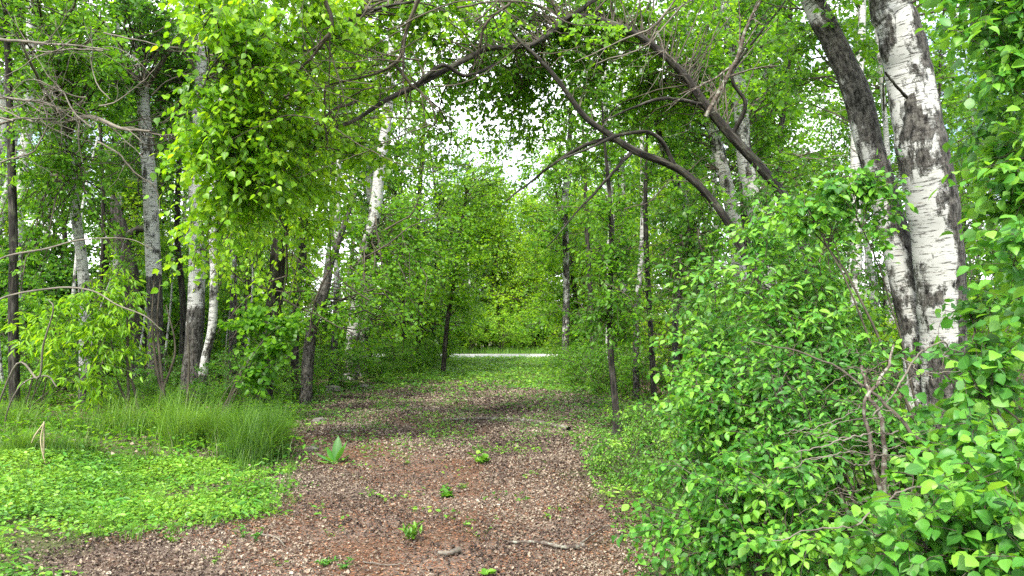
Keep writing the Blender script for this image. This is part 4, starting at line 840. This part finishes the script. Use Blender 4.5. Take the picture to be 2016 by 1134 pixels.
cover(9000, -3.4, .9, 9.4, 17, lambda x, y: (on_path(x, y) > 0) & (patchy(x, y, 2.3) > .58), .055, .14, 'leaf_cover', 'patches of seedlings in the middle of the litter', 'lance', tint0=-.15)
cover(26000, -8, 3, 19, 40.5, lambda x, y: ((on_path(x, y) < .4) | (rng.random(len(x)) < .3)) & (x > -.2 * y + .4) , .085, .13, 'leaf_cover', 'sunlit low greenery over the far end of the track', 'far')
cover(12000, -5.2, 2.2, 12, 22, lambda x, y: (on_path(x, y) < .5) | (rng.random(len(x)) < .22 * patchy(x, y, 1.5) ** 2 + .5 * np.clip((y - 16) / 4, 0, 1)), .06, .10, 'leaf_cover', 'small seedlings thinning out over the middle of the track', 'oval', tint0=-.15)
cover(9000, .8, 2.6, 4.6, 13, lambda x, y: on_path(x, y) < .15 + .25 * rng.random(len(x)), .04, .12, 'leaf_cover', 'low seedlings in the litter under the right shrubs', 'oval', tint0=-.15)
cover(15000, -14, -2.6, 9, 17, lambda x, y: (on_path(x, y) < -.1), .07, .25, 'leaf_mid', 'shaded undergrowth of low leaves beneath the left trunks', 'oval')
cover(12000, 1.6, 9, 5, 16, lambda x, y: on_path(x, y) < -.2, .06, .3, 'leaf_mid', 'shaded undergrowth of low leaves beneath the right thicket', 'oval')

def grass(n, sx, sy, hgt, wid, mat, label, lean=.5, K=5, wx=None, tint0=0.):
    x, y = sx, sy; n = len(x)
    a = rng.uniform(0, 6.28, n); ld = np.stack([np.cos(a), np.sin(a), np.zeros(n)], -1)
    h = hgt * rng.uniform(.45, 1.15, n); t = np.linspace(0, 1, K)[None, :, None]
    b = np.stack([x, y, gh(x, y) - .01], -1)[:, None]
    ln = (lean * rng.uniform(.15, 1.2, n) * h)[:, None, None]
    P = b + ld[:, None] * ln * t ** 2 + np.array([0, 0, 1.]) * (h[:, None, None] * (t - .28 * (ln / h[:, None, None]) * t ** 3))
    sdv = np.cross(ld, np.array([0, 0, 1.]))[:, None] * (wid * rng.uniform(.6, 1.2, (n, 1, 1))) * (1 - t * .92)
    V = np.stack([P - sdv, P + sdv], 2).reshape(n, -1, 3)
    i = np.arange(K - 1) * 2; q = np.stack([i, i + 1, i + 3, i + 2], -1)
    f = (q[None] + (np.arange(n) * 2 * K)[:, None, None]).reshape(-1, 4)
    tint = np.clip(.5 + tint0 + .18 * rng.normal(size=n), 0, 1); mb = MB()
    mb.add(V.reshape(-1, 3), [f], {'tint': np.repeat(tint, 2 * K), 'lf': np.full((n * 2 * K, 3), .3)})
    return tag(mb.build('grass', M[mat]), label, 'grass', kind='stuff')
# tall tufts: clump centres along the left margin
cx, cyy = scatter_xy(60, -9.5, -2.7, 9.0, 12.2); kk = (on_path(cx, cyy) < -.05); cx, cyy = cx[kk], cyy[kk]
extra = [at(540, 905, 9.6), at(480, 910, 9.7), at(430, 900, 10), at(380, 895, 10.3), at(520, 880, 10.3), at(350, 905, 9.8)]
cx = np.concatenate([cx, [e_[0] for e_ in extra]]); cyy = np.concatenate([cyy, [e_[1] for e_ in extra]])
id_ = np.minimum((len(cx) * rng.random(17000) ** 1.25).astype(int), len(cx) - 1)[:]; perm = np.roll(np.arange(len(cx)), 6); id_ = perm[id_]; cs = rng.uniform(.06, .20, len(cx)); ch = rng.uniform(.4, 1.1, len(cx)); ch[-6:] = rng.uniform(1.05, 1.35, 6); ct = rng.normal(size=len(cx)) * .15; gx = cx[id_] + rng.normal(size=17000) * cs[id_]; gy = cyy[id_] + rng.normal(size=17000) * cs[id_] * .8
kk = on_path(gx, gy) < .05; grass(0, gx[kk], gy[kk], .66 * ch[id_[kk]], .0052, 'grass', 'tall dark green grass along the left margin in front of the trunks', .95, tint0=ct[id_[kk]], K=6)
tx, ty = scatter_xy(150, -7.5, -1.8, 5.2, 9.6); kk = on_path(tx, ty) < .25; tx, ty = tx[kk], ty[kk]; q_ = rng.integers(0, len(tx), 4200)
gx = tx[q_] + rng.normal(size=4200) * .035; gy = ty[q_] + rng.normal(size=4200) * .035; hs = rng.uniform(.10, .32, len(tx))
grass(0, gx, gy, hs[q_], .003, 'grass', 'scattered small grass tufts growing through the green carpet', .9, tint0=.1)
gx, gy = scatter_xy(260, -9, -2.6, 9.0, 12); kk = on_path(gx, gy) < 0; grass(0, gx[kk], gy[kk], .42, .002, 'straw', 'dead straw-coloured blades mixed into the tall grass', 1.1)
gx, gy = scatter_xy(9000, -7.5, 3, 22, 40.5); kk = (on_path(gx, gy) < 0) & (gx > -.19 * gy + .2); grass(0, gx[kk], gy[kk], .16, .008, 'leaf_cover', 'short sunlit grass between track and road', .4, 3)
gx, gy = scatter_xy(9000, -12, 12, 45.6, 52); grass(0, gx, gy, .45, .012, 'leaf_cover', 'sunny tall grass on the verge across the road', .4, 3)

# ---------------------------------------------------------------- small single things on the track
def weed(px, py, label, group=None, n=12, h=.10, size=.06, kind='lance', mat='leaf_cover', up=.8, name='weed', stem=True):
    size = size * .8; d = (CAMZ) / max(1e-3, (py - 567) / F * CP - SP) ; p = at(px, py, d)
    y0 = p[1]; x0 = p[0]; z0 = float(gh(x0, y0))
    e = empty(name, (x0, y0, z0), label, 'plant', group)
    ns_ = max(3, n // 3); mb = MB(); a = rng.uniform(0, 6.28, ns_); t = np.linspace(0, 1, 4)[None, :, None]
    spr_ = h * .5 + .05; top = np.stack([np.cos(a) * spr_ * rng.uniform(.3, 1.2, ns_), np.sin(a) * spr_ * rng.uniform(.3, 1.2, ns_), h * rng.uniform(.5, 1.1, ns_)], -1)
    P = np.array([x0, y0, z0 - .01]) + top[:, None] * np.concatenate([t ** 1.4, t ** 1.4, t], 2)
    tubes(mb, P, np.full((ns_, 4), .0016), 3, attrs=False); mb.build('stem', M['grass'], e)
    lf = MB(); n = int(n * 1.7); i_ = rng.integers(0, ns_, n); q = rng.uniform(.25, 1, n) * 3; j0 = np.minimum(q.astype(int), 2); u = (q - j0)[:, None]
    pos = P[i_, j0] * (1 - u) + P[i_, j0 + 1] * u; a2 = rng.uniform(0, 6.28, n)
    dr = np.stack([np.cos(a2), np.sin(a2), np.full(n, up) * rng.uniform(.2, 1, n)], -1)
    put_leaves(lf, pos, dr, unit(np.array([0, 0, 1.]) + .3 * rng.normal(size=(n, 3))), size * rng.uniform(.6, 1.2, n), kind, np.clip(.5 + .15 * rng.normal(size=n), 0, 1))
    lf.build('leaves', M[mat], e, 'stuff')
    return e
wg = 'little weed sprouting alone from the bare brown litter'
for px, py, n, h, s in [(740, 850, 14, .3, .09), (830, 850, 14, .3, .09), (860, 870, 16, .25, .1), (720, 890, 12, .3, .08), (760, 845, 12, .3, .08), (800, 915, 22, .16, .08), (880, 850, 16, .25, .09), (925, 855, 16, .25, .09), (950, 900, 18, .14, .08), (870, 965, 20, .09, .09), (915, 962, 16, .07, .08), (725, 978, 20, .09, .07),
                        (630, 1010, 10, .10, .06), (650, 1062, 8, .10, .05), (480, 1065, 18, .12, .09), (340, 1075, 24, .1, .08), (500, 1070, 14, .12, .08), (640, 1108, 26, .06, .08), (675, 1115, 20, .08, .08), (550, 1110, 8, .1, .06), (950, 1060, 10, .2, .07), (1065, 855, 18, .12, .08), (1105, 870, 14, .14, .08), (1100, 1010, 14, .12, .06), (1045, 810, 12, .2, .09), (770, 810, 12, .22, .09), (690, 815, 12, .2, .09), (575, 920, 12, .1, .08), (420, 1110, 14, .14, .07), (1140, 880, 14, .16, .07), (790, 885, 14, .12, .08), (1020, 915, 12, .05, .06), (1075, 920, 10, .05, .05)]:
    lmk = min([(660, 905, 'mullein'), (1000, 830, 'long fallen branch'), (1070, 1065, 'crooked stick'), (885, 1090, 'pale stick chunk'), (950, 925, 'sprawling broad-leaved weed'), (812, 1065, 'spiky upright weed'), (380, 1040, 'green carpet edge'), (628, 838, 'pointed grey stone'), (880, 975, 'flat dark rosette')], key=lambda t_: math.hypot(px - t_[0], (py - t_[1]) * 1.6))
    side_ = ('left of' if px < lmk[0] else 'right of') if abs(px - lmk[0]) > 1.4 * abs(py - lmk[1]) else ('beyond' if py < lmk[1] else 'in front of')
    wg = ('tall' if h > .22 else 'flat' if h < .085 else 'small') + ' sprouting weed ' + side_ + ' the ' + lmk[2] + ' on the litter'
    weed(px, py, wg, 'little weeds on the litter', n, h, s * .62, 'lance' if rng.random() < .7 else 'oval', 'leaf_shrub' if rng.random() < .4 else 'leaf_cover')
weed(812, 1065, 'spiky upright weed with narrow leaves near the middle of the foreground litter', None, 30, .11, .10, 'lance', up=1.6)
weed(955, 1132, 'pair of broad round seedling leaves at the bottom border', None, 5, .06, .075, 'round')
weed(950, 925, 'broad-leaved sprawling weed on the middle of the track', None, 26, .12, .10, 'round')
weed(880, 975, 'flat dark rosette weed lying in the litter', None, 18, .05, .10, 'oval', 'leaf_deep')

# mullein: broad upright leaves
p = at(660, 915, 1.0); d = CAMZ / ((905 - 567) / F * CP - SP); p = at(660, 912, d); mz = float(gh(p[0], p[1]))
mu = empty('mullein_plant', (p[0], p[1], mz), 'mullein rosette with broad upright woolly leaves at the left of the track', 'plant')
for k, (a, el_, s) in enumerate([(1.5, 1.35, .34), (.5, 1.2, .30), (3.0, .55, .26), (2.4, .9, .24), (5.6, 1.1, .27), (.1, .6, .2), (4.2, .7, .2), (3.6, .3, .22)]):
    mbl = MB(); t = np.linspace(0, 1, 9); wd = np.array([.16, .2, .34, .48, .55, .54, .44, .25, .02]) * s * .62
    dh = np.array([math.cos(a) * math.cos(el_), math.sin(a) * math.cos(el_), math.sin(el_)]); sdv = np.array([-math.sin(a), math.cos(a), 0]); nn = np.cross(dh, sdv)
    rib = np.array([p[0], p[1], mz]) + s * t[:, None] * dh + (.12 * s * t ** 2)[:, None] * np.array([math.cos(a), math.sin(a), -.5])
    Lf = rib + sdv * wd[:, None] * .5 - nn * wd[:, None] * .13; Rt = rib - sdv * wd[:, None] * .5 - nn * wd[:, None] * .13
    V = np.stack([Lf, rib, Rt], 1).reshape(-1, 3); i = np.arange(8)[:, None] * 3; j = np.arange(2)[None]
    lfv = np.stack([np.repeat(t, 3), np.tile([-.4, 0, .4], 9), np.zeros(27)], -1)
    mbl.add(V, [np.stack([i + j, i + j + 1, i + j + 4, i + j + 3], -1).reshape(-1, 4)], {'tint': np.full(27, .35 + .05 * k), 'lf': lfv})
    mbl.build('leaf', M['leaf_shrub'], mu)

# fallen branches and sticks
def gp(px, py):
    d = CAMZ / ((py - 567) / F * CP - SP); return at(px, py, d)
def stick(pts, wpx, label, mat='deadwood', name='fallen_branch', forks=()):
    G = np.array([gp(x, y) for x, y in pts]); G[:, 2] = gh(G[:, 0], G[:, 1])
    r = wpx / 2 * G[:, 1].mean() / F; G[:, 2] += r * 1.1 + .004
    P = smooth_line(G, 26) + np.cumsum(rng.normal(size=(26, 3)), 0) * .0015
    mb = MB(); tubes(mb, P, r * np.linspace(1.1, .55, 26) * (1 + .12 * rng.normal(size=26)), 7)
    for (i0, dx, dy) in forks:
        Q = P[i0] + np.linspace(0, 1, 8)[:, None] * np.array([dx, dy, .03]) + np.cumsum(rng.normal(size=(8, 3)), 0) * .003
        tubes(mb, Q, r * .55 * np.linspace(1, .5, 8), 5)
    return tag(mb.build(name, M[mat]), label, 'branch')
stick([(1120, 848), (1060, 834), (1000, 828), (940, 828), (870, 833)], 10, 'long grey fallen branch lying across the middle of the track', forks=[(12, -.5, .2)])
stick([(1150, 1066), (1110, 1070), (1060, 1062), (1000, 1064)], 9, 'bare crooked stick in the litter by the front shrub', forks=[(3, .3, .5)])
stick([(905, 1085), (885, 1092), (862, 1090)], 11, 'short pale chunk of stick in the foreground litter', 'twig_pale')
stick([(925, 892), (905, 893), (885, 897), (865, 902)], 4, 'short curved twig on the middle of the track')
stick([(715, 1105), (760, 1112), (800, 1110)], 3, 'thin pale twig near the bottom border', 'twig_pale', 'fallen_twig')
stick([(700, 855), (670, 856), (650, 860)], 4, 'dark twig beside the stones at the left edge', name='fallen_twig')
stick([(780, 703), (730, 718), (690, 728), (660, 722)], 8, 'long dead bough lying low along the left edge', forks=[(8, .3, .6)])
stick([(510, 1055), (545, 1066), (560, 1080)], 4, 'pale twig between the weeds in the foreground', 'twig_pale', 'fallen_twig')
for k in range(30):
    y = rng.uniform(4.4, 9.5); x = rng.uniform(-2.2, .8); a = rng.uniform(0, 6.28); L = rng.uniform(.06, .22)
    P = np.array([x, y, 0]) + np.linspace(-.5, .5, 6)[:, None] * L * np.array([math.cos(a), math.sin(a), 0]) + np.cumsum(rng.normal(size=(6, 3)), 0) * L * .02; P[:, 2] = gh(P[:, 0], P[:, 1]) + .014
    mb = MB(); tubes(mb, P, np.full(6, rng.uniform(.0015, .0035)), 5)
    tag(mb.build('fallen_twig', M['twig_pale' if k % 3 else 'twig']), 'tiny bare twig lying loose in the foreground litter', 'twig', 'tiny twigs in the litter')

def stone(px, py, w, h, label, mat='stone'):
    c = gp(px, py); s = c[1] / F; bm_v = []
    n1, n2 = 7, 10; sd_ = rng.uniform(0, 9)
    for i in range(1, n1):
        th = math.pi * i / n1
        for j in range(n2):
            ph = 2 * math.pi * j / n2; k = 1 + .28 * math.sin(3 * ph + sd_) * math.sin(2 * th + sd_) + .12 * rng.normal()
            bm_v.append((math.sin(th) * math.cos(ph) * k * w / 2 * s, math.sin(th) * math.sin(ph) * k * w / 2 * s * .8, math.cos(th) * (1 + .1 * rng.normal()) * h / 2 * s))
    V = np.array([(0, 0, h / 2 * s)] + bm_v + [(0, 0, -h / 2 * s)]) + np.array([c[0], c[1], float(gh(c[0], c[1])) + h * .28 * s])
    tri = [(0, 1 + j, 1 + (j + 1) % n2) for j in range(n2)] + [(len(V) - 1, 1 + (n1 - 2) * n2 + (j + 1) % n2, 1 + (n1 - 2) * n2 + j) for j in range(n2)]
    qd = [(1 + i * n2 + j, 1 + (i + 1) * n2 + j, 1 + (i + 1) * n2 + (j + 1) % n2, 1 + i * n2 + (j + 1) % n2) for i in range(n1 - 2) for j in range(n2)]
    mb = MB(); mb.add(V, [np.array(tri), np.array(qd)]); return tag(mb.build('stone', M[mat], smooth=False), label, 'stone')
stone(628, 838, 22, 15, 'pointed grey stone at the left edge of the litter')
stone(617, 882, 24, 14, 'flat brown stone below the pointed one at the left edge')
stone(655, 772, 30, 18, 'pale tilted stone half under the left bushes')
stone(565, 782, 18, 12, 'small light stone beside the foot of the rough trunk')
stone(716, 764, 22, 10, 'low whitish stone among the left edge greenery')
stone(815, 728, 22, 14, 'dark rock at the far left edge of the track')
stone(620, 790, 14, 8, 'small flat stone between pale stone and rough trunk')

# broken straw stalks in the left grass
st_ = empty('dry_stalks', (*gp(85, 930)[:2], 0), 'broken dry straw-coloured stalks standing in the left grass', 'dry plant')
for pts in ([(84, 935, 8.6, 4), (86, 880, 8.6, 4), (87, 830, 8.6, 3)], [(87, 832, 8.6, 3), (70, 855, 8.5, 3), (62, 872, 8.5, 2)], [(87, 830, 8.6, 3), (80, 870, 8.5, 2.5), (92, 925, 8.4, 2)], [(70, 935, 8.5, 3), (95, 915, 8.5, 3), (100, 905, 8.5, 2)], [(-10, 965, 7.6, 5), (10, 957, 7.6, 4), (24, 948, 7.6, 3)]):
    P, r = px_line(pts, 10); mb = MB(); tubes(mb, P, r, 4, attrs=False); mb.build('stalk', M['straw'], st_)
print('objects', len(bpy.data.objects), 'tris', sum(len(m.loops) - 2 * len(m.polygons) for m in bpy.data.meshes))
